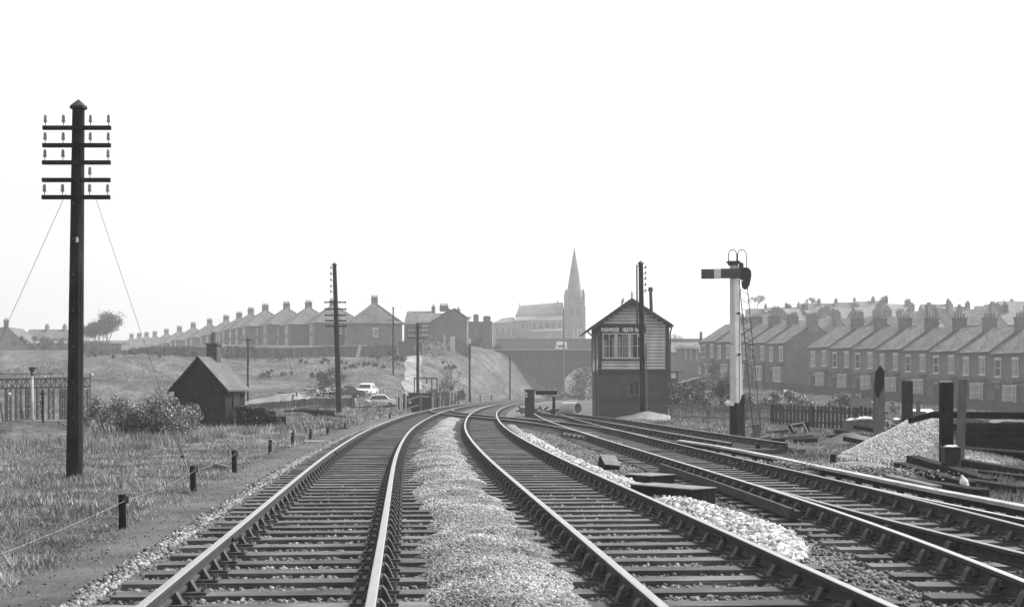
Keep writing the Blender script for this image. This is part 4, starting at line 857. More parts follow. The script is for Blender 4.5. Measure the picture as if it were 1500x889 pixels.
def terrace_house(loc, rz, label, group, W=5.1, D=8.2, he=5.8, rise=2.5, detail=True, depth=2.0, var=0):
    """local: front face at y=0 looking to -y, x along the row"""
    t = empty('terraced_house', loc, rz, label, 'house', group)
    m = MB(); m.prism([(0, -depth), (D, -depth), (D, he), (D / 2, he + rise - .05), (0, he)], 0, W, axis='x'); m.build('wall', M['brick'], t)
    r_ = MB(); e = .25; k = rise / (D / 2)
    r_.prism([(D / 2, he + rise), (-e, he - e * k), (-e, he - e * k + .1), (D / 2, he + rise + .12), (D + e, he - e * k + .1), (D + e, he - e * k)], -.02, W + .02, axis='x'); rf_ = r_.build('roof', M['slate'], t)
    MB().box(-.02, W + .02, -e - .08, -e, he - e * k - .06, he - e * k + .04).build('gutter', M['brown'], t)
    chimney(rf_, W - .2, D / 2 - .1, he + rise - 1.1, he + rise + 1.0, .6, 1.5, 4)
    if detail:
        win(t, .75, 1.65, 0, 3.45, 5.15, curtain=bool(var & 1)); win(t, W - 1.7, W - .8, 0, 3.45, 5.15, curtain=True)
        win(t, W - 2.6, W - .6, -.45, .75, 2.45, lint=True); MB().box(W - 2.7, W - .5, -.44, 0, -.4, 2.7).build('bay', M['brick'], t)
        d_ = MB().box(.7, 1.6, -.05, 0, .1, 2.2).build('door', M['brown'], t); MB().box(.65, 1.65, -.055, 0, 2.22, 2.7).build('fanlight', M['curtain'], d_)
        p_ = MB().prism([(-.75, 2.72), (0, 3.05), (0, 3.1), (-.78, 2.78)], .2, W - .25, axis='x').build('porch_roof', M['slate'], t)
    else:
        win(t, .9, 1.9, 0, 3.4, 5.0); win(t, W - 1.9, W - .9, 0, 3.4, 5.0)
    return t
dirx, diry = -.304, .953; rzT = math.atan2(-diry, -dirx)     # local x runs toward the camera end
gT = 'terraced houses in the front right-hand row'
Wd = 5.1
for k in range(-1, 9):
    s = (k + 1) * Wd; x, y = 50 + dirx * s, 130 + diry * s; z = -.75 + .0465 * max(-10, k * Wd)
    place_ = ['cut off by the right edge'] + [f'{ordn[j]} from the right edge' for j in range(1, 9)] + ['at the left end of the row by the gap']
    if k >= 8: continue
    terrace_house((x, y, z), rzT, 'brick terraced house in the near right-hand row, ' + (place_[k + 1] if k < 7 else 'at its left end beside the blank gable'), gT, var=k % 3)
s0 = 46.5
for k in range(5):
    s = s0 + (k + 1) * Wd; x, y = 50 + dirx * s, 130 + diry * s; z = -.6 + .0465 * (s - Wd)
    terrace_house((x, y, z + .2), rzT, 'brick terraced house in the row behind the signal, ' + ['right end with blank gable wall', 'second from the right', 'middle one', 'second from the left', 'at the left end'][k], 'terraced houses behind the signal', var=k % 3 + 1)
# garden wall in front of the terrace
t = empty('garden_wall', (50, 130, 0), 0, 'low dark brick garden wall running in front of the near terrace', 'wall'); m = MB(); mc = MB()
for i in range(22):
    s = -8 + i * 2.4; x, y = dirx * s - .953 * 4, diry * s - .304 * 4; x2, y2 = x + dirx * 2.4, y + diry * 2.4; z = -.75 + .0465 * max(-10, s)
    m.obox((x, y, z + .2), (x2, y2, z + .2), .2, 1.7); mc.obox((x, y, z + 1.1), (x2, y2, z + 1.1), .3, .1)
m.build('wall', M['brickdark'], t); mc.build('coping', M['brickdark'], t)
# upper rows on the right hill
proto = terrace_house((0, 0, 0), 0, 'x', 'x', detail=False, depth=4); proto2 = terrace_house((0, 0, 0), 0, 'x', 'x', detail=False, depth=4, W=6.5, rise=3.4)
used = {}
def dup(pr, loc, rz, label, group):
    if pr not in used: used[pr] = 1; o = pr
    else: o = copy_tree(pr)
    o.location = loc; o.rotation_euler = (0, 0, rz); tag(o, label, 'house', group); return o
rows = []
def hrow(pxs, Yf, ridge, rzf, pr, group, labelf, rh=8.3):
    for i, px in enumerate(pxs):
        Y = Yf(i, px) + random.uniform(-6, 6); x = P(px + random.uniform(-5, 5), Y); z = H(ridge(px) + random.uniform(-2.5, 2.5), Y) - rh; dup(pr, (x, Y, z), rzf(i) + random.uniform(-.12, .12), labelf(i), group)
# second row: roofs just above the front terrace
px2 = [1082, 1112, 1142, 1172, 1202, 1232, 1262]
hrow(px2, lambda i, p: 232 - i * 1.0, lambda p: 470 - (p - 1082) * .02, lambda i: R(-60), proto, 'houses in the second hillside row', lambda i: f'terraced house in the hillside row just above the near terraces, {ordn[i]} from left')
px3 = [1130, 1165, 1200, 1236, 1272, 1310]
hrow(px3, lambda i, p: 272, lambda p: 452 - (p - 1130) * .01, lambda i: R(25), proto2, 'steep roofed houses in the middle hillside row', lambda i: f'hazy steep-roofed house in the middle hillside row, {ordn[i]} from the left', 9.2)
px4 = [1098, 1124, 1150, 1176, 1202, 1228, 1254, 1280]
hrow(px4, lambda i, p: 330, lambda p: 450 - (p - 1098) * .05, lambda i: R(-2), proto, 'houses in the top hillside row', lambda i: f'pale hazy house in the top skyline row, {ordn[i]} from the left')
px5 = [1316, 1352, 1388, 1424, 1458]
hrow(px5, lambda i, p: 300, lambda p: 446 - .0 * p, lambda i: R([20, -8, 5, -20, 6][i]), proto2, 'houses on the skyline at far right', lambda i: f'hazy house on the skyline towards the right edge, {ordn[i]} from the left', 9.2)
px6 = [1300, 1345, 1392, 1440, 1480]
hrow(px6, lambda i, p: 225, lambda p: 458 - (p - 1300) * .02, lambda i: R([-45, 12, -50, 0, 5][i]), proto, 'houses just behind the front terrace at right', lambda i: f'slate-roofed house peeping over the near right-hand terrace, {ordn[i]} from left')
px7 = [1085, 1118, 1150, 1184, 1216, 1250, 1284, 1318]
hrow(px7, lambda i, p: 252, lambda p: 463 - (p - 1085) * .015, lambda i: R([-62, 20, -58, 18, 24, -60, 15, -55][i]), proto, 'houses in the lower hillside row', lambda i: f'dusky slate-roofed house half hidden in the lower hillside row, {ordn[i]} from left')
px8 = [1336, 1372, 1410, 1446, 1484]
hrow(px8, lambda i, p: 258, lambda p: 453, lambda i: R([-50, 10, -20, 14, -40][i]), proto2, 'houses in the right hillside row', lambda i: f'steep-roofed house in the right hillside row under the skyline, {ordn[i]} from left', 9.2)
for i, (px, Y, h) in enumerate([(1108, 345, 7), (1190, 350, 6), (1300, 318, 6)]):
    bare_tree(P(px, Y), Y, h, f'small hazy bare tree among the skyline roofs at right, {ordn[i]} from left', z0=H([444, 442, 444, 446, 446, 444][i] + 12, Y) - 2, levels=5, spread=.5, group='trees among the hillside roofs', leafn=500, ls=.18)
o = terrace_house((P(1475, 240), 240, H(440, 240) - 8.3), R(4), 'larger hazy house rising at the right edge of the skyline', 'houses on the skyline at far right', detail=False, depth=5, W=7)

# semi-detached hipped houses on the left hill
def semi(loc, rz, label, group, W=9.2, L=11.5, he=5.0, rise=3.6, big=False):
    t = empty('hipped_house', loc, rz, label, 'house', group); a, b_ = W / 2, L / 2
    MB().box(-a, a, -b_, b_, -2, he).build('wall', M['brick'], t)
    e = .35; rl = max(.3, b_ - a * .92); zt = he + rise
    m = MB().add([(-a - e, -b_ - e, he - .1), (a + e, -b_ - e, he - .1), (a + e, b_ + e, he - .1), (-a - e, b_ + e, he - .1), (0, -rl, zt), (0, rl, zt)], [(0, 1, 4), (1, 2, 5, 4), (2, 3, 5), (3, 0, 4, 5), (3, 2, 1, 0)])
    for p_ in ((-a - e, -b_ - e), (a + e, -b_ - e)): m.obox((p_[0], p_[1], he - .05), (0, -rl, zt + .06), .22, .1, 1)
    rf_ = m.build('roof', [M['tile'], M['pot']], t)
    chimney(rf_, 0, -rl + .5, zt - .8, zt + 1.0, 1.25, .8, 4)
    MB().box(-a - e - .06, a + e + .06, -b_ - e - .08, -b_ - e, he - .22, he - .08).box(-a - e - .08, -a - e, -b_ - e, b_ + e, he - .22, he - .08).build('gutter', M['coping'] if False else M['brown'], t)
    # bays on the left face
    for yy_ in (-b_ + 1.9, b_ - 1.9):
        MB().box(-a - .55, -a, yy_ - 1.2, yy_ + 1.2, -1, he - .25).build('bay', M['render'], t)
        win(t, yy_ - 1.05, yy_ + 1.05, -a - .55, 3.1, 4.5, -1, axis='x', lint=False); win(t, yy_ - 1.05, yy_ + 1.05, -a - .55, .8, 2.3, -1, axis='x', lint=False)
    win(t, -.5, .5, -b_, 2.9, 4.3, -1); 
    return t
gS = 'hipped semi-detached houses on the left hill'
t1 = semi((P(547, 256), 258, 8.6), R(8), 'large hipped-roof house nearest the gable wall, right end of the hill row', gS, W=10.2, L=9.5, he=5.4, rise=4.2)
pS = None
sl_list = [(486, 262, 446), (450, 268, 449), (418, 277, 450), (387, 286, 453), (366, 298, 458), (349, 312, 464), (330, 326, 468), (306, 342, 473), (282, 358, 478), (262, 374, 483), (243, 392, 487)]
for i, (px, Y, ya) in enumerate(sl_list):
    z = H(ya + 1, Y) - 8.7; lb = 'hipped house on the hill, directly behind the tall leaning pole' if i == 0 else f'hipped house on the hill, {ordn[i]} to the left of the large hipped house'
    if pS is None: pS = semi((P(px, Y), Y, z), R(23), lb, gS)
    else:
        o = copy_tree(pS); o.location = (P(px, Y), Y, z); o['label'] = lb
# far tiny row towards the tree
pF = None
for i, px in enumerate([226, 214, 203, 192]):
    Y = 410 + i * 14; z = H(491 + i * 1, Y) - 8.7; o = copy_tree(pS); o.location = (P(px, Y), Y, z); o['label'] = f'tiny far hipped house near the skyline tree, {ordn[i]} beyond the hill row'
# terrace-ends / gable group
gM = 'houses between the hipped house and the bridge'
t = empty('gable_house', (P(658, 240), 240, 8.0), 0, 'dark brick house with big blank gable wall and four chimney pots', 'house', gM); X = lambda px: P(px, 240) - t.location.x; Z = lambda py: H(py, 240) - 8.0
MB().prism([(X(633), -2), (X(684), -2), (X(684), Z(467)), (X(666), Z(453.5)), (X(658), Z(453)), (X(633), Z(470))], 0, 8).build('wall', M['brick'], t)
MB().prism([(X(631), Z(472)), (X(666), Z(452.5)), (X(686), Z(467)), (X(686), Z(465.5)), (X(666), Z(451)), (X(631), Z(470.5))][::-1], -.2, 8.2).build('roof', M['slate'], t)
chimney(t, X(650), .6, Z(456), Z(447.5), 1.5, .7, 4); MB().box(X(683), X(690), -.1, .6, Z(466.6), Z(464)).build('eaves_bracket', M['coping'], t)
for (px, W_, ya, ye, Yd, lb) in [(592, 5.5, 455, 474, 262, 'brick house with slate roof directly right of the large hipped house'), (612, 5.5, 458, 472, 255, 'brick house with pale slate roof between hipped house and gable, nearer the gable'), (640, 4, 459, 472, 262, 'brick house half hidden behind the big blank gable')]:
    o = terrace_house((P(px, Yd), Yd, H(ye, Yd) - 5.8), R(-4), lb, gM, W=W_, rise=(ye - ya) * Yd / F * 1.0, detail=False)
t = empty('yard_building', (P(708, 262), 262, 8.5), 0, 'low hazy brick building with two capped round-topped chimney stacks', 'building', gM); X = lambda px: P(px, 262) - t.location.x; Z = lambda py: H(py, 262) - 8.5
MB().box(X(684), X(721), 0, 8, -2, Z(472)).build('wall', M['brick'], t); MB().box(X(683.5), X(721.5), -.1, 8.1, Z(472), Z(471)).build('coping', M['slate'], t)
for a, b_, c_ in ((693.5, 701, 462.5), (708, 718.5, 465)):
    m = MB().box(X(a), X(b_), -.5, .9, -1, Z(c_)); m.prism([(X(a) - .1, Z(c_)), (X(b_) + .1, Z(c_)), (X(b_) - .25, Z(c_ - 2)), (X(a) + .25, Z(c_ - 2))], -.6, 1.0); m.build('stack', M['brick'], t)
t = empty('bus_shelter', (P(697, 256), 256, 9.0), 0, 'tall sign post with a pale board on the bridge approach', 'sign post') if False else None
# far left terrace
t = empty('gable_house', (P(8, 300), 300, 3.0), 0, 'hazy brick house with tall chimney at the far left edge', 'house'); X = lambda px: P(px, 300) - t.location.x; Z = lambda py: H(py, 300) - 3
MB().prism([(X(-22), -2), (X(32), -2), (X(32), Z(500)), (X(12), Z(481)), (X(2), Z(481)), (X(-22), Z(500))], 0, 9).build('wall', M['brick'], t); MB().prism([(X(-24), Z(501)), (X(2), Z(480.5)), (X(12), Z(480.5)), (X(34), Z(501)), (X(34), Z(499)), (X(12), Z(479)), (X(2), Z(479)), (X(-24), Z(499))][::-1], -.2, 9.2).build('roof', M['slate'], t); chimney(t, X(8), .5, Z(482), Z(468), 1.0, .7, 2)
for k, px in enumerate((34, 60, 87)):
    o = terrace_house((P(px, 320), 320, H(502, 320) - 5.8 + 1.0), R(0), f'hazy terraced house behind the grassy bank at far left, {ordn[k]} from the left', 'houses at far left', W=4.6, rise=2.3, detail=False, depth=6)
t = empty('long_low_building', (P(110, 300), 300, 3), 0, 'long low hazy building behind the big telegraph pole below the skyline', 'building'); X = lambda px: P(px, 300) - t.location.x
MB().box(X(30), X(178), 0, 6, -2, H(503, 300) - 3).build('wall', M['brick'], t); MB().prism([(-.3, H(503, 300) - 3), (3, H(498, 300) - 3), (6.3, H(503, 300) - 3)], X(29), X(179), axis='x').build('roof', M['slate'], t)

# ------------------------------------------------------------------ bridge
YB = 250; t = empty('road_bridge', (P(760, YB), YB, 0), 0, 'brick road bridge with pale coping and an arch over the tracks', 'bridge'); X = lambda px: P(px, YB) - t.location.x; Z = lambda py: H(py, YB)
ac, aw, asz, acr = X(868), X(911) - X(868), H(566, YB), H(535, YB); xL, xR = X(640), X(1040); zt = Z(515)
arch = [(ac - aw * math.cos(a), asz + (acr - asz) * math.sin(a)) for a in np.linspace(0, math.pi, 17)]
for (y0, y1, nm) in ((0, 11, 'span'),):
    m = MB(); vs = []; fs = []
    pts_out = [(xL, -1.2), (ac - aw, -1.2)] + arch + [(ac + aw, -1.2), (xR, -1.2), (xR, zt), (xL, zt)]
    # front face strips so that the polygon stays convex-free
    def face(yy_, flip):
        m.add([(xL, yy_, -1.2), (ac - aw, yy_, -1.2), (ac - aw, yy_, zt), (xL, yy_, zt)], [(0, 1, 2, 3) if not flip else (3, 2, 1, 0)])
        m.add([(ac + aw, yy_, -1.2), (xR, yy_, -1.2), (xR, yy_, zt), (ac + aw, yy_, zt)], [(0, 1, 2, 3) if not flip else (3, 2, 1, 0)])
        for (xa_, za_), (xb_, zb_) in zip(arch[:-1], arch[1:]): m.add([(xa_, yy_, za_), (xb_, yy_, zb_), (xb_, yy_, zt), (xa_, yy_, zt)], [(0, 1, 2, 3) if not flip else (3, 2, 1, 0)])
    face(0, False); face(11, True); a_ = [(ac - aw, -1.2)] + arch + [(ac + aw, -1.2)]
    for (xa_, za_), (xb_, zb_) in zip(a_[:-1], a_[1:]): m.add([(xa_, 0, za_), (xa_, 11, za_), (xb_, 11, zb_), (xb_, 0, zb_)], [(0, 1, 2, 3)])
    m.add([(xL, 0, zt), (xR, 0, zt), (xR, 11, zt), (xL, 11, zt)], [(0, 1, 2, 3)]); m.build('span', M['bridge'], t)
m = MB()
for (xa_, za_), (xb_, zb_) in zip(arch[:-1], arch[1:]): m.obox((xa_ + (xa_ - ac) * .05, -.06, za_ + .25), (xb_ + (xb_ - ac) * .05, -.06, zb_ + .25), .14, .45)
m.build('arch_ring', M['brickdark'], t)
MB().box(xL, xR, -.12, .35, zt, Z(513)).build('parapet', M['bridge'], t); MB().box(xL, xR, -.2, .42, Z(513), Z(511.2)).build('coping', M['concrete'], t)
MB().box(xL, xR, .5, 10.5, zt + .004, zt + .05).build('roadway', M['cess'], t)
MB().box(xL, xR, 10.6, 11, zt, Z(509)).build('rear_parapet', M['bridge'], t)
MB().box(xL, xR, -.13, -.003, Z(521), Z(520)).build('string_course', M['brickdark'], t)
# van/bus on the bridge
t = empty('white_van', (P(822, 256), 256, zt + .05), 0, 'small white-roofed van crossing the road bridge below the church', 'van'); MB().box(-1.1, 1.1, -.8, .8, .35, 1.3).build('body', M['carpaint'], t); bevel(MB().box(-.9, 1.0, -.75, .75, 1.3, 1.95).build('roof', M['cloth'], t), .15, 2); MB().box(-.6, .7, -.81, -.801, 1.0, 1.28).build('side_window', M['glass'], t)
for a in (-.7, .7): MB().cyl((a, -.82, .35), (a, -.6, .35), .33, n=12).build('wheel', M['tyre'], t)
# churchyard wall
t = empty('churchyard_wall', (P(800, 290), 290, 0), 0, 'long dark brick wall beyond the bridge below the church', 'wall'); MB().box(P(726, 290) - t.location.x, P(1060, 290) - t.location.x, 0, .5, 5, H(497, 290)).build('wall', M['brick'], t); MB().box(P(725, 290) - t.location.x, P(1061, 290) - t.location.x, -.1, .6, H(497, 290), H(496, 290)).build('coping', M['stone'], t)

# ------------------------------------------------------------------ church
YC = 480; k = YC / F; t = empty('church', (P(800, YC), YC, 14.5), 0, 'hazy stone church with a steep nave roof and tall spire', 'church'); X = lambda px: P(px, YC) - t.location.x; Z = lambda py: H(py, YC) - 14.5
D = 14
nave = MB().box(X(757), X(826), 2, D, -3, Z(460)); nave.prism([(2, Z(460)), (2 + 6, Z(441)), (D, Z(460))], X(816), X(826), axis='x'); nave.build('nave', M['stone'], t)
m = MB(); zr0, zr1 = Z(446), Z(441)
m.add([(X(755), 1.6, Z(462)), (X(826.5), 1.6, Z(459.5)), (X(818), 8, zr1), (X(761), 8, zr0), (X(755), D + .4, Z(462)), (X(826.5), D + .4, Z(459.5))], [(0, 1, 2, 3), (5, 4, 3, 2), (0, 3, 4), (1, 5, 2)]); m.build('nave_roof', M['slate'], t)
m = MB(); m.add([(X(818) - .1, 7.6, zr1 + .2), (X(827), 1.3, Z(459)), (X(826), 1.3, Z(460)), (X(817), 7.6, zr1 - .3)], [(0, 1, 2, 3)]); 
MB().cyl((X(818), 8, zr1), (X(818), 8, Z(436)), .25, .05, 6).cyl((X(761), 8, zr0), (X(761), 8, Z(441)), .2, .05, 6).obox((X(760), 8, Z(443)), (X(762), 8, Z(443)), .12, .12).build('finial', M['stone'], t)
MB().box(X(757), X(824), -2.5, 2, -3, Z(469)).build('aisle', M['stone'], t)
m = MB(); m.add([(X(755), -2.9, Z(470)), (X(826), -2.9, Z(469)), (X(826), 2, Z(461)), (X(757), 2, Z(462.5))], [(0, 1, 2, 3), (3, 2, 1, 0)]); m.build('aisle_roof', M['leadroof'], t)
MB().box(X(722), X(757), -1, D - 2, -3, Z(473)).build('chancel', M['stone'], t)
MB().add([(X(721), -1.4, Z(474)), (X(757), -1.4, Z(471)), (X(752), 6, Z(463)), (X(735), 6, Z(465)), (X(721), D - 1.6, Z(474)), (X(757), D - 1.6, Z(471))], [(0, 1, 2, 3), (0, 3, 4), (5, 4, 3, 2), (1, 5, 2)]).build('chancel_roof', M['slate'], t)
MB().box(X(768), X(822), -6, -2.5, -3, Z(486)).build('vestry', M['stone'], t); MB().add([(X(766), -6.4, Z(487)), (X(823), -6.4, Z(485)), (X(823), -2.5, Z(481)), (X(770), -2.5, Z(483))], [(0, 1, 2, 3), (3, 2, 1, 0)]).build('vestry_roof', M['leadroof'], t)
MB().prism([(X(793), Z(486)), (X(808), Z(486)), (X(800), Z(481))], -6.8, -5.9).build('porch_gable', M['coping'], t)
for i in range(7):
    x = X(763 + i * 9); g = MB().prism([(x, Z(482)), (x + 1.1, Z(482)), (x + 1.1, Z(475)), (x + .55, Z(473)), (x, Z(475))], -2.56, -2.505); g.build('window', M['glass'], t)
for i in range(6):
    x = X(764 + i * 10.4); MB().box(x - .25, x + .25, -3.3, -2.505, -3, Z(474)).build('buttress', M['stone'], t)
for i in range(4):
    x = X(727 + i * 8); MB().prism([(x, Z(492)), (x + .9, Z(492)), (x + .9, Z(481)), (x + .45, Z(479)), (x, Z(481))], -1.06, -1.003).build('window', M['glass'], t)
# tower
tx0, tx1 = X(829), X(856); tc = (tx0 + tx1) / 2; tw = (tx1 - tx0) / 2; ty = 6
tower = MB(); tower.box(tc - tw, tc + tw, ty - tw, ty + tw, -3, Z(462)); tower.box(tc - tw * .92, tc + tw * .92, ty - tw * .92, ty + tw * .92, Z(462), Z(436)); tw_o = tower.build('tower', M['stone'], t)
for sx in (-1, 1):
    for sy in (-1, 1):
        cx_, cy_ = tc + sx * tw * .95, ty + sy * tw * .95
        MB().box(cx_ - .7, cx_ + .7, cy_ - .7, cy_ + .7, -3, Z(448)).box(cx_ - .5, cx_ + .5, cy_ - .5, cy_ + .5, Z(448), Z(434)).build('buttress', M['stone'], tw_o)
        MB().cyl((cx_, cy_, Z(434)), (cx_, cy_, Z(421)), .75, .04, 8).build('pinnacle', M['stone'], tw_o)
for sx in (-.35, .35):
    x = tc + sx * tw; MB().prism([(x - .5, Z(462)), (x + .5, Z(462)), (x + .5, Z(451)), (x, Z(448)), (x - .5, Z(451))], ty - tw * .92 - .12, ty - tw * .92 - .003).build('belfry_opening', M['glass'], tw_o)
sp = MB(); zb = Z(436); pts = []
sp.lathe((tc, ty, zb), [(tw * .98, 0), (tw * .80, (Z(424) - zb)), (tw * .48, (Z(397) - zb)), (.08, Z(360) - zb)], 8); sp.build('spire', M['stone'], t)
for (zz_, rr) in (): MB().lathe((tc, ty, Z(zz_)), [(tw * rr + .06, 0), (tw * rr + .12, .2), (tw * rr + .02, .4)], 8).build('spire_band', M['coping'], t)
MB().cyl((tc, ty, Z(361)), (tc, ty, Z(356)), .07, .03, 5).build('weather_vane', M['iron'], t)
for sx in (-1, 1):
    MB().prism([(tc + sx * tw * .35 - .6, Z(436)), (tc + sx * tw * .35 + .6, Z(436)), (tc + sx * tw * .35, Z(424))], ty - tw * 1.0, ty - tw * .2).build('lucarne', M['stone'], t)
for a in (840, 846, 851): MB().box(X(a), X(a + 1.6), ty - tw - .06, ty - tw - .003, Z(508), Z(481)).build('tower_shaft', M['coping'], tw_o)

# ------------------------------------------------------------------ buildings between box and signal
t = empty('workshop', (P(1010, 215), 215, 3.5), 0, 'low workshop with a pale flat roof between signal box and signal', 'building'); X = lambda px: P(px, 215) - t.location.x; Z = lambda py: H(py, 215) - 3.5
MB().box(X(997), X(1024), 0, 6, -2, Z(511)).build('wall', M['brick'], t); MB().prism([(X(995.5), Z(510)), (X(1025), Z(511.5)), (X(1025), Z(510)), (X(1012), Z(507)), (X(995.5), Z(506))], -.5, 6.5).build('roof', M['coping'], t)
for px in (1004, 1011, 1020): MB().box(X(px), X(px + 1.4), -.06, -.003, Z(527), Z(512)).build('pilaster', M['coping'], t)
t = empty('long_shed', (P(1015, 245), 245, 4), 0, 'long hazy slate-roofed shed running behind the pale flat roof workshop', 'building'); X = lambda px: P(px, 245) - t.location.x; Z = lambda py: H(py, 245) - 4
MB().box(X(965), X(1075), 0, 9, -2, Z(516)).build('wall', M['brick'], t); MB().prism([(-.3, Z(516)), (4.5, Z(500)), (9.3, Z(516))], X(964), X(1076), axis='x').build('roof', M['slate'], t); MB().cyl((X(1029), 2, Z(504)), (X(1029), 2, Z(485)), .3, .25, 8).build('flue', M['iron'], t)
board_fence('board_fence', (P(984, 170), 170), (P(1050, 165), 165), 60, 2.1, 'pale tall board fence in front of the workshop, right of the signal box', mt='oldwood')
t = empty('tin_shed', (P(1012, 112), 112, gz(P(1012, 112), 112)), 0, 'dark lean-to tin shed with sloping roof on the waste ground', 'shed'); Zb = t.location.z; X = lambda px: P(px, 112) - t.location.x; Z = lambda py: H(py, 112) - Zb
MB().box(X(1000), X(1032), 0, 2.5, -.5, Z(560)).build('wall', M['darkboard'], t); MB().prism([(X(996), Z(560)), (X(1028), Z(552)), (X(1034), Z(553)), (X(1034), Z(554.5)), (X(1028), Z(553.5)), (X(996), Z(561.5))][::-1], -.3, 2.8).build('roof', M['oldwood'], t)
t = empty('small_shed', (P(987, 118), 118, gz(P(987, 118), 118)), 0, 'small shed with one white wall immediately right of the signal box', 'shed'); Zb = t.location.z; X = lambda px: P(px, 118) - t.location.x; Z = lambda py: H(py, 118) - Zb
MB().box(X(980), X(993), 0, 2, -.5, Z(545)).build('wall', M['darkboard'], t); MB().box(X(983), X(990), -.06, -.003, Z(554), Z(546)).build('white_panel', M['white'], t); MB().box(X(979), X(1000), -.2, 2.2, Z(545), Z(543.5)).build('roof', M['felt'], t)
strip('sand_path', np.arange(74, 88, 2.), lambda y: P(986, y) + 0 * y, lambda y: P(1062, y) + 0 * y, lambda X, Y, U: Gz(X, Y) + .05, mat('dry_sand', .2, .3, 1.5, .95), 8)

# picket fence
def picket(p0, p1, sp, h, w_, label, mt='oldwood', tops_=True):
    t = empty('picket_fence', (p0[0], p0[1], 0), 0, label, 'fence', 'picket fences'); L = math.hypot(p1[0] - p0[0], p1[1] - p0[1]); ux, uy = (p1[0] - p0[0]) / L, (p1[1] - p0[1]) / L; n = int(L / sp); m = MB(); pm = MB(); rm = MB()
    for i in range(n):
        a = i * sp; x, y = ux * a, uy * a; z = gz(p0[0] + x, p0[1] + y); hh = h * random.uniform(.96, 1.03); l = random.gauss(0, .012)
        m.add([(x, y, z), (x + w_ * ux, y + w_ * uy, z), (x + w_ * ux + l, y + w_ * uy, z + hh), (x + w_ * .5 * ux + l, y + w_ * .5 * uy, z + hh + .07), (x + l, y, z + hh)] + [(x, y + .02, z), (x + w_ * ux, y + w_ * uy + .02, z), (x + w_ * ux + l, y + w_ * uy + .02, z + hh), (x + w_ * .5 * ux + l, y + w_ * .5 * uy + .02, z + hh + .07), (x + l, y + .02, z + hh)], [(0, 1, 2, 3, 4), (9, 8, 7, 6, 5), (0, 4, 9, 5), (1, 6, 7, 2), (4, 3, 8, 9), (3, 2, 7, 8)])
    for i in range(int(L / 2.6) + 1):
        a = i * 2.6; x, y = ux * a, uy * a; z = gz(p0[0] + x, p0[1] + y); MB().box(x - .06, x + .06, y - .12, y - .02, z - .2, z + h * 1.04).build('post', M[mt], t)
    kk = 20
    for q in (.28, .8):
        rm = MB()
        for i in range(kk):
            a, b_ = L * i / kk, L * (i + 1) / kk; rm.obox((ux * a, uy * a - .035, gz(p0[0] + ux * a, p0[1] + uy * a) + h * q), (ux * b_, uy * b_ - .035, gz(p0[0] + ux * b_, p0[1] + uy * b_) + h * q), .05, .08)
        rm.build('rail', M[mt], t)
    m.build('picket', M[mt], t); tag(KIDS[t][-1], kind='stuff'); return t
picket((P(984, 73), 73), (P(1180, 66), 66), .135, .95, .075, 'low weathered picket fence from the signal box to beyond the signal', mt='oldwood')
picket((P(1130, 62), 62), (P(1300, 56), 56), .24, .98, .17, 'dark close-boarded fence with pale gaps behind the white-topped crate', mt='darkboard')
# ------------------------------------------------------------------ signal box
YS = 78; t = empty('signal_box', (P(930, YS), YS, -.3), 0, 'signal box with cream weatherboards on a dark brick base', 'signal box'); X = lambda px: P(px, YS) - t.location.x; Z = lambda py: H(py, YS) + .3
x0, x1 = X(877), X(979.5); L_ = 6.6; zb = Z(541.5); ze = Z(480); xm = X(927.5); za = Z(441)
MB().box(x0 + .02, x1 - .02, .03, L_ - .03, -.5, Z(546)).build('brick_base', M['brickdark'], t)
MB().box(x0 - .03, x1 + .03, -.03, L_ + .03, Z(546), zb).box(x0 - .0, x1 + .0, -.02, .0, Z(585.5), Z(584)).build('band_course', M['brown'], t)
mid = X(924.8); xm = mid; za = Z(439.5); ze = Z(473.5)
m = MB(); nb = 17   # lapped boards on the gable end, each a tilted strip
z_ = zb; bh = .19
def gable_x(z):
    if z <= ze: return x0, x1
    f = (z - ze) / (za - ze); return x0 + (mid - x0) * f, x1 + (mid - x1) * f
wz0, wz1 = Z(525.5), Z(479.5); wx0, wx1 = X(882.5), X(945); gr = .036
m.prism([(x0 + .06, zb), (x1 - .06, zb), (x1 - .06, ze - .02), (mid, za - .1), (x0 + .06, ze - .02)], .06, .10, 1)  # dark plate behind the boards colours in their shadow lines and dirt
m.box(x0 + .06, x0 + .10, .1, L_ - .06, zb, ze); m.box(x1 - .1, x1 - .06, .1, L_ - .06, zb, ze); m.prism([(x0 + .06, zb), (x1 - .06, zb), (x1 - .06, ze), (mid, za - .1), (x0 + .06, ze)], L_ - .1, L_ - .06)
z_ = zb
while z_ < za - .25:
    z2 = z_ + bh; a0, a1 = gable_x(z2); a0 += .1; a1 -= .1
    segs = [(a0, a1)]
    if z2 > wz0 and z_ < wz1: segs = [(wx1 + .02, a1)] if True else segs
    for s0_, s1_ in segs:
        if s1_ - s0_ > .1: m.add([(s0_, -.012, z_ + gr), (s1_, -.012, z_ + gr), (s1_, .0, z2), (s0_, .0, z2), (s0_, .06, z_ + gr), (s1_, .06, z_ + gr), (s1_, .06, z2), (s0_, .06, z2)], [(0, 1, 2, 3), (0, 4, 5, 1), (0, 3, 7, 4), (1, 5, 6, 2), (3, 2, 6, 7)])
    if z2 < Z(525) + .0:
        m.add([(x0 + .048, .15, z_), (x0 + .0, .15, z_), (x0 + .05, .15, z2), (x0 + .048, L_ - .15, z_), (x0 + .0, L_ - .15, z_), (x0 + .05, L_ - .15, z2)], [(1, 2, 5, 4), (0, 1, 4, 3)])
    z_ = z2
wall = m.build('weatherboard', [M['cream'], M['brown']], t)
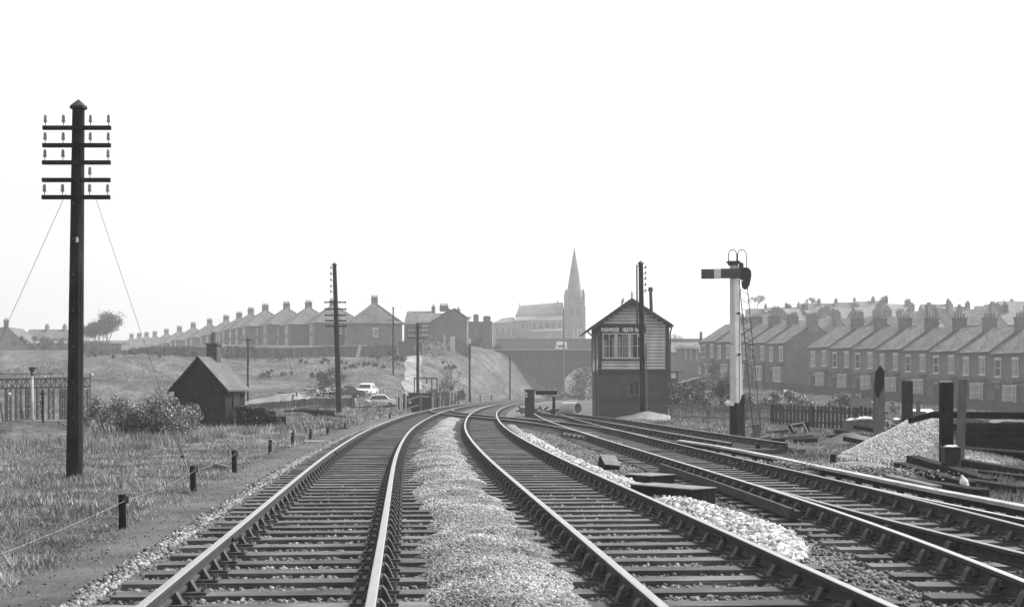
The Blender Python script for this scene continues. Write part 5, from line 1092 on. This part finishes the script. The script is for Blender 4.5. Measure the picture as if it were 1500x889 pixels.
for bb_ in ((x0 - .03, x0 + .17, -.03, .17), (x1 - .19, x1 + .03, -.03, .17), (x0 - .03, x0 + .12, L_ - .15, L_ + .02)): MB().box(*bb_, zb, ze).build('corner_post', M['brown'], t)
m = MB().box(x0 + .17, wx1 + .03, -.05, .03, wz0 - .12, wz0).build('window_sill', M['brown'], t)
# front windows: dark interior with curtains behind three sashes
MB().box(wx0 + .0, wx1, .05, .058, wz0, wz1 - .28).build('glazing', M['glass'], t)
cu = MB()
for a, b_, c_ in ((884, 889.5, 498), (896.5, 901.5, 494), (903, 910, 493), (914, 920, 489), (922.5, 928, 490)): cu.box(X(a), X(b_), .035, .045, wz0 + .05, Z(c_))
cu.build('curtain', M['render'], t)
MB().lathe((X(928.5), .02, Z(513)), [(.10, -.55), (.17, -.3), (.2, 0), (.07, .1), (.09, .16), (.07, .28)], 8).build('lever_frame_post', M['black'], t) if False else None
for i, (a, b_) in enumerate(((882.5, 902), (902.4, 922), (922.4, 945))):
    f = MB(); xa, xb = X(a), X(b_); zt_ = Z(488) ; f.box(xa, xa + .07, -.03 - .01 * (i % 2), .02, wz0, zt_); f.box(xb - .07, xb, -.03 - .01 * (i % 2), .02, wz0, zt_); f.box(xa + .07, xb - .07, -.03, .02, zt_ - .07, zt_); f.box(xa + .07, xb - .07, -.03, .02, wz0, wz0 + .08); f.box((xa + xb) / 2 - .02, (xa + xb) / 2 + .02, -.02, .02, wz0 + .08, zt_ - .07); f.box(xa + .07, xb - .07, -.02, .02, (wz0 + zt_) / 2 - .015, (wz0 + zt_) / 2 + .015)
    f.build('window', M['white'], t)
# sign
sg = MB().box(X(879.5), X(946), -.07, -.035, Z(487.2), Z(478.8)).build('name_board', M['black'], t)
def text(s_, x, z, size, y, parent, mt, sx=1.0, bold=.0):
    c = bpy.data.curves.new('lettering', 'FONT'); c.body = s_; c.size = size; c.extrude = .006; c.offset = bold; c.space_character = 1.12
    o = bpy.data.objects.new('lettering', c); COL.objects.link(o); bpy.context.view_layer.update()
    me = bpy.data.meshes.new_from_object(o); bpy.data.objects.remove(o); me.materials.clear(); me.materials.append(M[mt]); w_ = max(v.co.x for v in me.vertices)
    o = link('lettering', me, parent); o.location = (x, y, z); o.rotation_euler = (R(90), 0, 0); o.scale = (sx / w_, 1, 1); return o
text('WASHWOOD', X(880.3), Z(485.9), .33, -.08, sg, 'letter', X(906.8) - X(880.3), .011)
text('HEATH', X(911.8), Z(485.9), .33, -.08, sg, 'letter', X(927.3) - X(911.8), .011)
text('No', X(930), Z(485.9), .33, -.08, sg, 'letter', X(935) - X(930), .011)
# left side windows
for a in (.3, 2.5, 4.7):
    f = MB(); y0_, y1_ = a, a + 1.7
    for (q0, q1, r0_, r1_) in ((y0_, y0_ + .08, wz0, wz1 - .1), (y1_ - .08, y1_, wz0, wz1 - .1), (y0_, y1_, wz1 - .18, wz1 - .1), (y0_, y1_, wz0, wz0 + .08), ((y0_ + y1_) / 2 - .03, (y0_ + y1_) / 2 + .03, wz0, wz1 - .1)): f.box(x0 + .01, x0 + .05, q0, q1, r0_, r1_)
    f.build('window', M['white'], t)
MB().box(x0 + .035, x0 + .055, .2, L_ - .2, wz0, wz1 - .1).build('glazing', M['glass'], t)
# roof
ovl, ovr = .62, .10; k_ = (za - ze) / (mid - x0)
el, er = X(861.5), X(983); zel = Z(482.5); zer = Z(475.5); ztop = Z(437.5)
m = MB(); mx = X(924.8)
m.prism([(mx, ztop), (el, zel), (el + .02, zel - .06), (mx, ztop - .07), (er - .02, zer - .06), (er, zer)], -.35, L_ + .3); rf_ = m.build('roof', M['slate'], t)
m = MB(); bt = .30
m.prism([(mx, ztop + .03), (el - .03, zel + .02), (el - .03, zel - .15), (mx, ztop - bt)], -.40, -.355); m.prism([(mx, ztop + .03), (mx, ztop - bt), (er + .03, zer - .15), (er + .03, zer + .02)], -.40, -.355); m.build('bargeboard', M['brown'], t)
m = MB().prism([(x0 + .17, ze - .1), (x0 + .17, ze + .12), (mid, za - .02), (x1 - .19, ze + .12), (x1 - .19, ze - .1), (mid, za - .3)], -.03, -.016) if False else None
for yy_ in (-.37, 3.4 if False else L_ + .1):
    f = MB().lathe((mx, yy_, ztop), [(.05, 0), (.03, .12), (.07, .17), (.025, .24), (.05, .30), (.0, .42)], 8); f.build('finial', M['brown'], rf_)
f = MB().lathe((X(912), -.37, Z(443.5)), [(.05, 0), (.025, .12), (.06, .17), (.02, .24), (.0, .34)], 8); f.build('finial', M['brown'], rf_)
MB().cyl((el - .05, -.35, zel - .08), (el - .05, L_ + .3, zel - .08), .07, n=8).cyl((er + .05, -.35, zer - .08), (er + .05, L_ + .3, zer - .08), .07, n=8).build('gutter', M['iron'], t)
MB().tube([(el - .05, -.3, zel - .1), (el + .05, -.28, zel - .25), (x0 - .22, -.1, zel - .5), (x0 - .18, -.08, zb), (x0 - .1, -.08, 0)], .045, 8).build('downpipe', M['iron'], t)
MB().tube([(er + .03, -.3, zer - .1), (er - .02, -.28, zer - .25), (x1 + .08, -.08, zer - .5), (x1 + .08, -.08, Z(585)), (x1 + .10, -.08, 0)], .045, 8).build('downpipe', M['iron'], t)
MB().cyl((X(961), 2.5, Z(462)), (X(959.5), 2.5, Z(421)), .11, .10, 10).cyl((X(959.5), 2.5, Z(422)), (X(959.5), 2.5, Z(416)), .17, .13, 10).build('stove_pipe', M['iron'], rf_)
f = MB(); xa, xb = X(920.5), X(937)
f.box(xa, xa + .05, 0, .028, Z(578), Z(560)); f.box(xb - .05, xb, 0, .028, Z(578), Z(560)); f.box(xa, xb, -.02, .0, Z(579.5), Z(578)); f.box((xa + xb) / 2 - .025, (xa + xb) / 2 + .025, 0, .028, Z(578), Z(560)); f.box(xa + .05, xb - .05, 0.002, .028, Z(568.5), Z(568)); fo = f.build('lower_window', M['oldwood'], t); MB().box(xa + .04, xb - .04, .012, .02, Z(578), Z(560)).build('pane', M['glass'], fo)
MB().cyl((X(921.5), -.05, Z(457.5)), (X(921.5), -.1, Z(457.5)), .06, n=8).build('lamp_boss', M['white'], t)
bevel(MB().box(X(934), X(936.8), -.12, -.07, Z(493.5), Z(489)).build('notice', M['white'], t), .01)
# ash heap at box foot
heap('ash_heap', P(948, 75), 74.6, 2.3, 1.0, .62, 'mound', 'pale grass-grown heap of ash at the foot of the signal box', 'heap')

# ------------------------------------------------------------------ buffer stop
YK = 79; t = empty('buffer_stop', (P(792, YK), YK, -.25), 0, 'timber buffer stop with a wide boarded post at the end of the siding', 'buffer stop'); X = lambda px: P(px, YK) - t.location.x; Z = lambda py: H(py, YK) + .25
MB().box(X(769), X(783), 0, .5, -.1, Z(572)).box(X(767.5), X(784.5), -.06, .56, Z(572), Z(570.3)).build('post', M['darkboard'], t)
MB().box(X(784.6), X(816), .05, .35, Z(578), Z(572.2)).build('beam', M['tar'], t); MB().box(X(809.5), X(813.5), .1, .4, -.1, Z(578.2)).build('post', M['tar'], t); MB().box(X(809), X(817), 0.0, .45, Z(580.5), Z(578.5)).build('bracket', M['coping'], t)
MB().cyl((X(771), -.02, Z(576)), (X(771), -.06, Z(576)), .07, n=10).cyl((X(771), -.02, Z(580)), (X(771), -.06, Z(580)), .07, n=10).build('bolt_plate', M['white'], t)
t = empty('debris_pile', (P(795, 88), 88, -.25), 0, 'scrubby debris and old timbers behind the buffer stop', 'debris'); m = MB()
for i in range(50):
    a = Vector((random.uniform(-1.6, 1.8), random.uniform(0, 3), random.uniform(0, .35))); m.obox(a, a + Vector((random.gauss(0, .4), random.gauss(0, .3), random.gauss(0, .2))), random.uniform(.05, .2), .08)
m.build('timber', M['darkboard'], t)

# ------------------------------------------------------------------ semaphore signal
YQ = 47.5; t = empty('semaphore_signal', (P(1080, YQ), YQ, -.33), 0, 'tall white wooden semaphore signal with a horizontal striped arm and ladder', 'signal'); X = lambda px: P(px, YQ) - t.location.x; Z = lambda py: H(py, YQ) + .33
def tap(m, px0, px1, pt0, pt1, pyb, pyt, yaw=R(35), mi=0):
    # square post turned about its axis so two faces show
    cb, ct = (X(px0) + X(px1)) / 2, (X(pt0) + X(pt1)) / 2; rb, rt = (X(px1) - X(px0)) / 2 / (math.cos(yaw) + math.sin(yaw)) , (X(pt1) - X(pt0)) / 2 / (math.cos(yaw) + math.sin(yaw)); vs = []
    for c, r_, z in ((cb, rb, Z(pyb)), (ct, rt, Z(pyt))):
        for a, b_ in ((-1, -1), (1, -1), (1, 1), (-1, 1)): vs.append((c + r_ * (a * math.cos(yaw) - b_ * math.sin(yaw)), r_ * (a * math.sin(yaw) + b_ * math.cos(yaw)), z))
    m.add(vs, [(0, 1, 5, 4), (1, 2, 6, 5), (2, 3, 7, 6), (3, 0, 4, 7), (4, 5, 6, 7), (3, 2, 1, 0)], mi)
m = MB(); tap(m, 1069.5, 1088.5, 1069, 1081, 592, 386); m.build('post', M['white'], t)
m = MB(); tap(m, 1069, 1091.5, 1069.3, 1090, 646, 590, R(35)); m.build('post_foot', M['tar'], t); m = MB(); tap(m, 1079, 1091, 1081, 1089, 590, 578, R(20)); m.build('foot_strap', M['tar'], t)
MB().box(X(1065), X(1083.5), -.2, .22, Z(384.5), Z(382.8)).prism([(X(1068.5), Z(389)), (X(1080), Z(389)), (X(1082.5), Z(384.5)), (X(1066), Z(384.5))], -.15, .17).build('cap', M['iron'], t)
for a, b_, yb in ((1067, 1079, 384), (1080.5, 1093, 395)):
    pts = [(X(a), -.02, Z(yb))]; cx_, rx_ = (X(a) + X(b_)) / 2, (X(b_) - X(a)) / 2
    for k in range(13): an = math.pi * (1 - k / 12); pts.append((cx_ + rx_ * math.cos(an), -.02, Z(373) + (Z(366) - Z(373)) * math.sin(an)))
    pts.append((X(b_ + (0 if a < 1070 else 1)), -.02, Z(yb))); MB().tube(pts, .018, 6).build('ladder_hoop', M['iron'], t)
fy = -.30
arm = MB().box(X(1025.5), X(1044), fy, fy + .03, Z(409.5), Z(395.2)).box(X(1054), X(1083), fy, fy + .03, Z(408.8), Z(394.4)).build('arm', M['red'], t)
MB().box(X(1044), X(1054), fy, fy + .03, Z(409.4), Z(394.9)).build('white_stripe', M['white'], arm)
MB().box(X(1025.5), X(1044), fy - .02, fy - .002, Z(398.4), Z(397.6)).box(X(1025.5), X(1044), fy - .02, fy - .002, Z(407.6), Z(406.8)).box(X(1054), X(1078), fy - .02, fy - .002, Z(397.8), Z(397.2)).box(X(1054), X(1078), fy - .02, fy - .002, Z(407), Z(406.4)).build('arm_rib', M['greywood'], arm)
sp = [(X(1081), Z(394)), (X(1081), Z(409)), (X(1084), Z(411)), (X(1085), Z(421)), (X(1088), Z(425)), (X(1092), Z(424.5)), (X(1096), Z(419)), (X(1099), Z(405)), (X(1098.5), Z(398)), (X(1095), Z(393.5)), (X(1090), Z(392.5))]
MB().prism(sp, fy + .035, fy + .075).build('spectacle', M['black'], t)
MB().cyl((X(1085), fy + .03, Z(412)), (X(1085), fy + .02, Z(412)), .038, n=12).build('spectacle_glass', M['white'], t)
MB().box(X(1082.5), X(1088.5), -.12, .1, Z(393), Z(388)).lathe((X(1085.5), 0, Z(388)), [(.06, 0), (.10, .03), (.08, .07), (.02, .09)], 10).build('lamp', M['iron'], t)
MB().cyl((X(1081), fy + .05, Z(402)), (X(1081), .05, Z(402)), .035, n=10).build('spindle', M['iron'], t)
MB().tube([(X(1082), -.24, Z(404)), (X(1081.2), -.24, Z(500)), (X(1081.0), -.28, Z(592))], .012, 6).box(X(1078), X(1082.5), -.3, -.16, Z(461), Z(458)).box(X(1079), X(1083), -.3, -.16, Z(521), Z(518)).build('signal_rod', M['black'], t)
bevel(MB().box(X(1072), X(1081), -.2, -.14, Z(420), Z(410)).build('backlight_cover', M['iron'], t), .02) if False else None
# ladder
lb, rb, lt, rt = Vector((X(1109), .75, Z(632))), Vector((X(1121), .75, Z(637))), Vector((X(1083.5), .12, Z(409))), Vector((X(1095.5), .12, Z(418)))
lad = MB().cyl(lb, lt, .017, n=6).cyl(rb, rt, .017, n=6).build('ladder', M['iron'], t); m = MB()
for k in range(1, 16):
    q = k / 16; MB().cyl(lb.lerp(lt, q), rb.lerp(rt, q), .010, n=5).build('rung', M['iron'], lad)
MB().cyl((X(1070), -.1, Z(503.6)), (X(1107), .4, Z(503.6)), .02, n=6).build('ladder_stay', M['iron'], t)
MB().box(X(1110), X(1118), .6, 1.0, -.1, Z(622)).build('ladder_foot', M['greywood'], t)
o = MB().lathe((0, 0, 0), [(.03, 0), (.1, .05), (.12, .14), (.05, .22)], 8).box(.05, .2, -.05, .05, .02, .16).build('signal_repeater', M['cloth'], t); o.location = (X(1066), -.1, Z(595))

# ------------------------------------------------------------------ cable trough along the siding
trp = [(995, 645.5), (1045, 653), (1100, 663), (1150, 673), (1200, 684), (1250, 694), (1310, 706.5), (1380, 720.5), (1440, 731.5), (1510, 745)]
pts = []
for px, py in trp: Y = (CZ + .05) * F / (py - HY); pts.append(Vector((P(px, Y), Y, -.05)))
t = empty('cable_trough', tuple(pts[5]), 0, 'long pale wooden cable trough on short stakes beside the right-hand siding', 'cable trough'); m = MB(); m2 = MB()
for a, b_ in zip(pts[:-1], pts[1:]):
    m.obox(a - pts[5] + Vector((0, 0, .0)), b_ - pts[5], .17, .05); m2.obox(a - pts[5] - Vector((0, 0, .065)), b_ - pts[5] - Vector((0, 0, .065)), .12, .08)
m.build('lid', M['concrete'], t); m2.build('channel', M['tar'], t); m = MB()
for a, b_ in zip(pts[:-1], pts[1:]):
    for q in (.1, .55): c_ = a.lerp(b_, q) - pts[5]; m.box(c_.x - .05, c_.x + .05, c_.y - .12, c_.y - .06, -.4, .01)
m.build('stake', M['tar'], t)
o = MB().obox((0, 0, 0), (.22, -.35, -.10), .03, .012).obox((.22, -.35, -.10), (.34, -.33, -.11), .03, .012).build('broken_strip', M['coping']); o.location = (P(1375, 19), 19.2, .0); tag(o, 'small pale splintered strip hanging off the cable trough', 'wood strip')
# chippings spilt on the trough
V, Fq = stones(np.stack([RNG.normal(0, .28, 1500), RNG.normal(0, .9, 1500), RNG.uniform(-.2, -.02, 1500)], 1), RNG.uniform(.02, .04, 1500)); o = link('spilt_chipping', npmesh('spilt_chipping', V, Fq, M['chip'])); o.location = (P(1190, 27.2), 25.4, 0); o.rotation_euler = (0, 0, R(38)); tag(o, 'spilt pale chippings over the outer siding rail and trough', 'gravel', kind='stuff')
heap('spilt_heap', P(1195, 26), 25.0, .55, 1.9, .28, 'mound', 'low tongue of spilt chippings across the cable trough', 'gravel', rot=R(38), n=24, zoff=.03)
# ------------------------------------------------------------------ blocks between the tracks
def hblock(px, py, sx, sy, sz, rz, label, tilt=(0, 0), mt='oldwood', zb=-.235):
    Y = (CZ - zb) * F / (py - HY); m = MB().box(-sx / 2, sx / 2, -sy / 2, sy / 2, 0, sz); m.box(-sx / 2 - .012, sx / 2 + .012, -sy / 2 - .012, sy / 2 + .012, sz, sz + .02, 1); o = bevel(m.build('point_cover', [M['tar'], M[mt]]), .008); o.location = (P(px, Y), Y, zb); o.rotation_euler = (tilt[0], tilt[1], rz); return tag(o, label, 'timber cover', 'timber covers between middle line and siding')  # sunlit top and shaded sides put into the colours: pale lid, black body
hblock(952, 709, .62, .62, .16, R(-52), 'timber cover box with painted-in sun and shade, middle of three beside the white stones')
hblock(985, 737, .5, 1.25, .24, R(38), 'longest low timber cover box at the right end, next to the brightest stones')
hblock(890, 688, .33, .42, .22, R(15), 'small tilted timber block standing left of the two cover boxes', tilt=(.45, .1))
t = empty('chair_row', (P(872, 40), 40, -.2), 0, 'row of loose rusty rail chairs lying between the middle line and siding', 'rail chairs'); m = MB()
for k in range(11): MB().obox((-.75 + .125 * k, 5.5 - .75 * k, .0), (-.68 + .125 * k, 5.4 - .75 * k, .10), .2, .12).build('loose_chair', M['chair'], t)

# ------------------------------------------------------------------ right: sleeper posts, gravel pile, boards
def upost(px, yt, yb, wpx, label, mt='tar', lean=0, rag=False, yaw=.1):
    Y = (CZ + .35) * F / (yb - HY); x = P(px, Y); t = empty('sleeper_post', (x, Y, -.38), yaw, label, 'post', 'upright old sleepers at right'); w_ = wpx * Y / F; h = H(yt, Y) + .38; m = MB(); N = 7
    for i in range(N):
        a, b_ = i / N, (i + 1) / N; j0 = random.uniform(-.008, .008) if rag else 0; m.add([], []); wa = w_ / 2 * (1 + (random.uniform(-.1, .1) if rag else 0)); m.box(-wa + lean * a, wa + lean * a, -.07, .07, h * a - (.2 if i == 0 else 0), h * b_)
    if rag: m.prism([(-w_ * .5, h), (w_ * .3, h), (w_ * .15, h + .12), (-w_ * .2, h + .16), (-w_ * .42, h + .08)], -.06, .06)
    m.build('timber', M[mt], t); return t, Y
t1_, Y1 = upost(1287.5, 560, 658, 15, 'weathered grey sleeper post with a ragged dark top, leftmost', 'greywood', 0, True)
w1 = .12; MB().prism([(-.17, 1.75), (-.06, 1.55), (.12, 1.9), (.13, 2.35), (0, 2.5), (-.14, 2.3)], -.10, -.075).build('rotten_flake', M['tar'], t1_)
t2_, Y2_ = upost(1329, 558, 638, 15, 'solid black sleeper post standing behind the gravel pile', 'tar')
t3_, Y3_ = upost(1386, 560, 688, 18, 'thick black sleeper post in front of the gravel pile, largest of all', 'tar')
t4_, Y4_ = upost(1405.5, 556, 690, 9.5, 'slim pale grey post immediately right of the thickest black sleeper post', 'greywood', .09)
t5_, Y5_ = upost(1345, 586, 634, 5, 'thin grey stake close behind the solid black sleeper post', 'greywood')
# equipment box on tube
Y = 26; t = empty('telephone_box', (P(1393, Y), Y, -.35), 0, 'small black lineside equipment box on a tube with white droppings on top', 'equipment box'); X = lambda px: P(px, Y) - t.location.x; Z = lambda py: H(py, Y) + .35
MB().prism([(X(1381), Z(678)), (X(1387), Z(683)), (X(1399), Z(683)), (X(1404), Z(672)), (X(1404), Z(655)), (X(1381), Z(655))], -.12, .12).build('case', M['black'], t); MB().box(X(1379.5), X(1406), -.15, .15, Z(655), Z(654)).build('lid', M['iron'], t)
m = MB().lathe((X(1391), 0, Z(654)), [(.10, 0), (.09, .015), (.04, .03)], 9).lathe((X(1399), 0, Z(654)), [(.05, 0), (.045, .018), (.02, .03)], 9); m.build('white_deposit', M['cloth'], t); MB().cyl((X(1393), 0, -.2), (X(1393), 0, Z(683)), .06, n=10).build('tube', M['iron'], t)
MB().box(X(1399), X(1409), -.1, .1, Z(697), Z(690)).build('side_case', M['black'], t)
o = MB().lathe((0, 0, 0), [(.03, 0), (.07, .05), (.075, .13), (.03, .2), (.02, .24)], 10).build('white_jar', M['cloth']); o.location = (P(1415, 22.5), 22.5, -.26); o.rotation_euler = (0, -.3, 0); tag(o, 'small white enamel jar lying on the dark timbers', 'jar')
# gravel pile
Yp = 33.5; xp = P(1376, Yp); t = None
V = []; n_ = 70; rx_, ry_ = 2.6, 3.4
for j in range(n_ + 1):
    for i in range(n_ + 1):
        u, v = i / n_ * 2 - 1, j / n_ * 2 - 1; r_ = math.hypot(u, v) + .03 * float(lump(u * 4, v * 4, 1, 2)); z = 1.38 * max(0, 1 - r_ * 1.02) ** .95; z = min(z, 1.05 + .06 * float(lump(u * 5, v * 5, 1, 3))); V.append((u * rx_, v * ry_, z - .05 + .012 * float(lump(u * 25, v * 25, 1, 6))))
Fq = [(j * (n_ + 1) + i, j * (n_ + 1) + i + 1, (j + 1) * (n_ + 1) + i + 1, (j + 1) * (n_ + 1) + i) for j in range(n_) for i in range(n_)]
gp = empty('gravel_pile', (xp, Yp, -.34), 0, 'big pale conical gravel pile among the upright sleeper posts', 'gravel pile')
link('pile', npmesh('pile', np.array(V), np.array(Fq), M['pilestone'], smooth=True), gp)
u = RNG.uniform(-1, 1, 14000); v = RNG.uniform(-1, .3, 14000); r_ = np.hypot(u, v); ok = r_ < 1.0; ok = ok & (r_ < .9); u, v, r_ = u[ok], v[ok], r_[ok] + .03 * lump(u[ok] * 4, v[ok] * 4, 1, 2)
z = np.minimum(1.38 * np.clip(1 - r_ * 1.02, 0, 1) ** .95, 1.05 + .06 * lump(u * 5, v * 5, 1, 3)) - .04
Vs, Fs = stones(np.stack([u * rx_, v * ry_, z], 1), RNG.uniform(.02, .04, len(u))); link('loose_stone', npmesh('loose_stone', Vs, Fs, M['chippale']), gp)['kind'] = 'stuff'
# second part of the spill down to the trough
heap('gravel_spill', P(1285, 26), 26.5, 1.3, 2.6, .42, 'mound', 'pale gravel spilling from the pile down to the cable trough', 'gravel', rot=R(30), n=30)
# dark timber bulkhead right
Yw = 31; t = empty('timber_bulkhead', (P(1460, Yw), Yw, -.35), R(-8), 'dark wall of stacked old sleepers holding gravel at the right edge', 'timber wall')
X = lambda px: P(px, Yw) - t.location.x; Z = lambda py: H(py, Yw) + .35; m = MB(); z = -.1; i = 0
while z < Z(622):
    h_ = random.uniform(.13, .17); xx_ = X(1409) + random.uniform(-.1, .1)
    while xx_ < X(1620): L2 = random.uniform(2.2, 2.7); m.box(xx_, xx_ + L2 - .02, random.uniform(-.05, .03), .25, z + .004, z + h_ - .008); xx_ += L2
    z += h_; i += 1
m.build('sleeper', M['tar'], t); MB().box(X(1412), X(1615), .1, .24, -.1, Z(624)).build('backing', M['tar'], t)
bb = MB().obox((X(1338), .35, Z(617)), (X(1372), .35, Z(608)), .14, .14).obox((X(1372), .35, Z(608)), (X(1620), .35, Z(610)), .14, .16); bb.build('top_rail', M['tar'], t)
V = MB(); V.prism([(X(1398), Z(622)), (X(1405), Z(614)), (X(1425), Z(613)), (X(1450), Z(617)), (X(1460), Z(621))], .28, 1.6); V.prism([(X(1464), Z(621)), (X(1475), Z(617)), (X(1520), Z(618)), (X(1620), Z(619)), (X(1620), Z(622))], .28, 1.6); V.build('gravel_fill', M['whitebed'], t)
MB().obox((X(1413), -.1, Z(655)), (X(1600), -.12, Z(668)), .1, .05).build('loose_strip', M['greywood'], t)
# pile of old sleepers in front
tms = [((1336, 668), (1452, 722), 27.5, 24.2, .26, .16), ((1318, 678), (1420, 722), 26.5, 23.4, .26, .15), ((1302, 696), (1372, 712), 23.6, 22.2, .22, .12), ((1322, 700), (1440, 728), 24.2, 21.6, .26, .16), ((1395, 700), (1502, 735), 24.6, 22.2, .26, .16), ((1404, 672), (1520, 700), 29, 26.5, .26, .15), ((1440, 690), (1530, 722), 27, 24.5, .25, .15)]
for i, (a, b_, Ya, Yb_, w_, h_) in enumerate(tms):
    pa = Vector((P(a[0], Ya), Ya, H(a[1] + 4, Ya))); pb_ = Vector((P(b_[0], Yb_), Yb_, max(-.28, H(b_[1] + 4, Yb_)))); c_ = (pa + pb_) / 2
    o = bevel(MB().obox(pa - c_, pb_ - c_, w_, h_).build('old_sleeper', M['tar' if i != 2 else 'greywood']), .012); o.location = c_; tag(o, 'old sleeper thrown down before the gravel pile, ' + ['topmost and steepest', 'second from the top', 'short greyer one at left', 'nearest the cable trough', 'right of the white jar', 'behind the others', 'farthest right'][i], 'sleeper', 'old sleepers before the gravel pile')
# clutter between signal and pile
Y = 54; z0 = gz(P(1270, Y), Y); t = empty('crate', (P(1258, Y), Y, z0), 0, 'large grey crate with crumpled white sheets piled on top', 'crate'); X = lambda px: P(px, Y) - t.location.x; Z = lambda py: H(py, Y) - z0
bevel(MB().box(X(1244), X(1281), 0, 1.2, -.2, Z(615)).build('box', M['greywood'], t), .03); m = MB()
for i in range(26): a = Vector((random.uniform(X(1243), X(1281)), random.uniform(-.05, .6), Z(615) + random.uniform(0, .12))); m.obox(a, a + Vector((random.gauss(0, .22), random.gauss(0, .15), random.uniform(-.06, .05))), random.uniform(.08, .2), .04)
m.build('white_sheet', M['cloth'], t)
t = empty('scrap_heap', (P(1312, 52), 52, gz(P(1312, 52), 52)), 0, 'heap of pale rags and scrap between the leftmost and the solid black post', 'scrap heap'); m = MB(); m2 = MB()
for i in range(70):
    a = Vector((random.gauss(0, .28), random.gauss(0, .3), random.uniform(0, .62))); b_ = a + Vector((random.gauss(0, .2), random.gauss(0, .2), random.gauss(0, .12))); (m if i % 3 else m2).obox(a, b_, random.uniform(.05, .2), random.uniform(.03, .1))
m.build('scrap_piece', M['greywood'], t); m2.build('rag', M['cloth'], t)
t = empty('trestle', (P(1173, 51), 51, gz(P(1173, 51), 51)), 0, 'upturned dark trestle with pale edges lying before the picket fence', 'trestle'); X = lambda px: P(px, 51) - t.location.x; Z = lambda py: H(py, 51) - t.location.z
MB().obox((X(1156), 0, Z(624)), (X(1184), 0, Z(620)), .25, .10).obox((X(1158), 0, Z(624)), (X(1164), 0, Z(635)), .2, .16).obox((X(1180), 0, Z(622)), (X(1184), 0, Z(636)), .25, .16).build('frame', M['tar'], t)
MB().obox((X(1156), -.14, Z(622)), (X(1176), -.14, Z(618.5)), .03, .05).obox((X(1158), -.14, Z(623)), (X(1163), -.14, Z(632)), .03, .05).obox((X(1176), -.14, Z(620)), (X(1184), -.14, Z(636)), .03, .06).build('pale_edge', M['coping'], t)
o = MB().obox((-.4, 0, .05), (.35, .1, .12), .3, .2).build('scrap_block', M['darkboard']); o.location = (P(1140, 51), 51, gz(P(1140, 51), 51)); tag(o, 'small dark lump of scrap left of the upturned trestle', 'scrap')
for i in range(9):
    px = 1100 + i * 21 + random.uniform(-8, 8); Yk = random.uniform(42, 47); x = P(px, Yk); m = MB().obox((0, 0, .05), (random.uniform(.5, 1.1), random.uniform(-.3, .3), .08 + random.uniform(-.03, .12)), .2, .12)
    o = m.build('old_sleeper', M['tar' if i % 2 else 'greywood']); o.location = (x, Yk, gz(x, Yk) + .03); tag(o, f'broken sleeper piece between signal and gravel pile, {ordn[i]} from the left', 'sleeper', 'broken sleepers beyond the siding')
for i, (px, Yk, L1, zz_) in enumerate([(1222, 44, 1.2, .25), (1250, 46, 1.1, .33), (1262, 43, .9, .12), (1235, 41, 1.0, .08)]):
    x = P(px, Yk); o = MB().obox((0, 0, .15), (L1, -.2, -.05), .26, .14).build('old_sleeper', M['tar']); o.location = (x, Yk, gz(x, Yk) + zz_); tag(o, 'dark sleeper in the heap beside the leftmost grey post, ' + ['uppermost left', 'uppermost right', 'lower right', 'lowest'][i], 'sleeper', 'sleeper heap by the leftmost post')
heap('rubble_heap', P(1248, 42), 42, 1.3, 1.2, .5, 'ballast', 'low dark rubble heap under the sleepers by the leftmost post', 'rubble')
t = empty('signboard', (P(1260, 88), 88, 0), 0, 'plain grey sheet metal screen behind the dark fence at right', 'screen'); MB().box(P(1247, 88) - t.location.x, P(1276, 88) - t.location.x, 0, .06, -.5, H(583, 88)).build('sheet', M['concrete'] if False else M['oldwood'], t)

# ------------------------------------------------------------------ haze
hz = MB().box(-1450, 1450, -60, 1450, -8, 66).build('haze', bpy.data.materials.new('haze_air')); tag(hz, kind='stuff')
m = hz.data.materials[0]; m.use_nodes = True; nt = m.node_tree; nt.nodes.clear(); ou = nt.nodes.new('ShaderNodeOutputMaterial'); pv = nt.nodes.new('ShaderNodeVolumePrincipled')
pv.inputs['Color'].default_value = (.95, .95, .95, 1); pv.inputs['Density'].default_value = 0.00056; pv.inputs['Anisotropy'].default_value = .2
nt.links.new(pv.outputs[0], ou.inputs['Volume'])
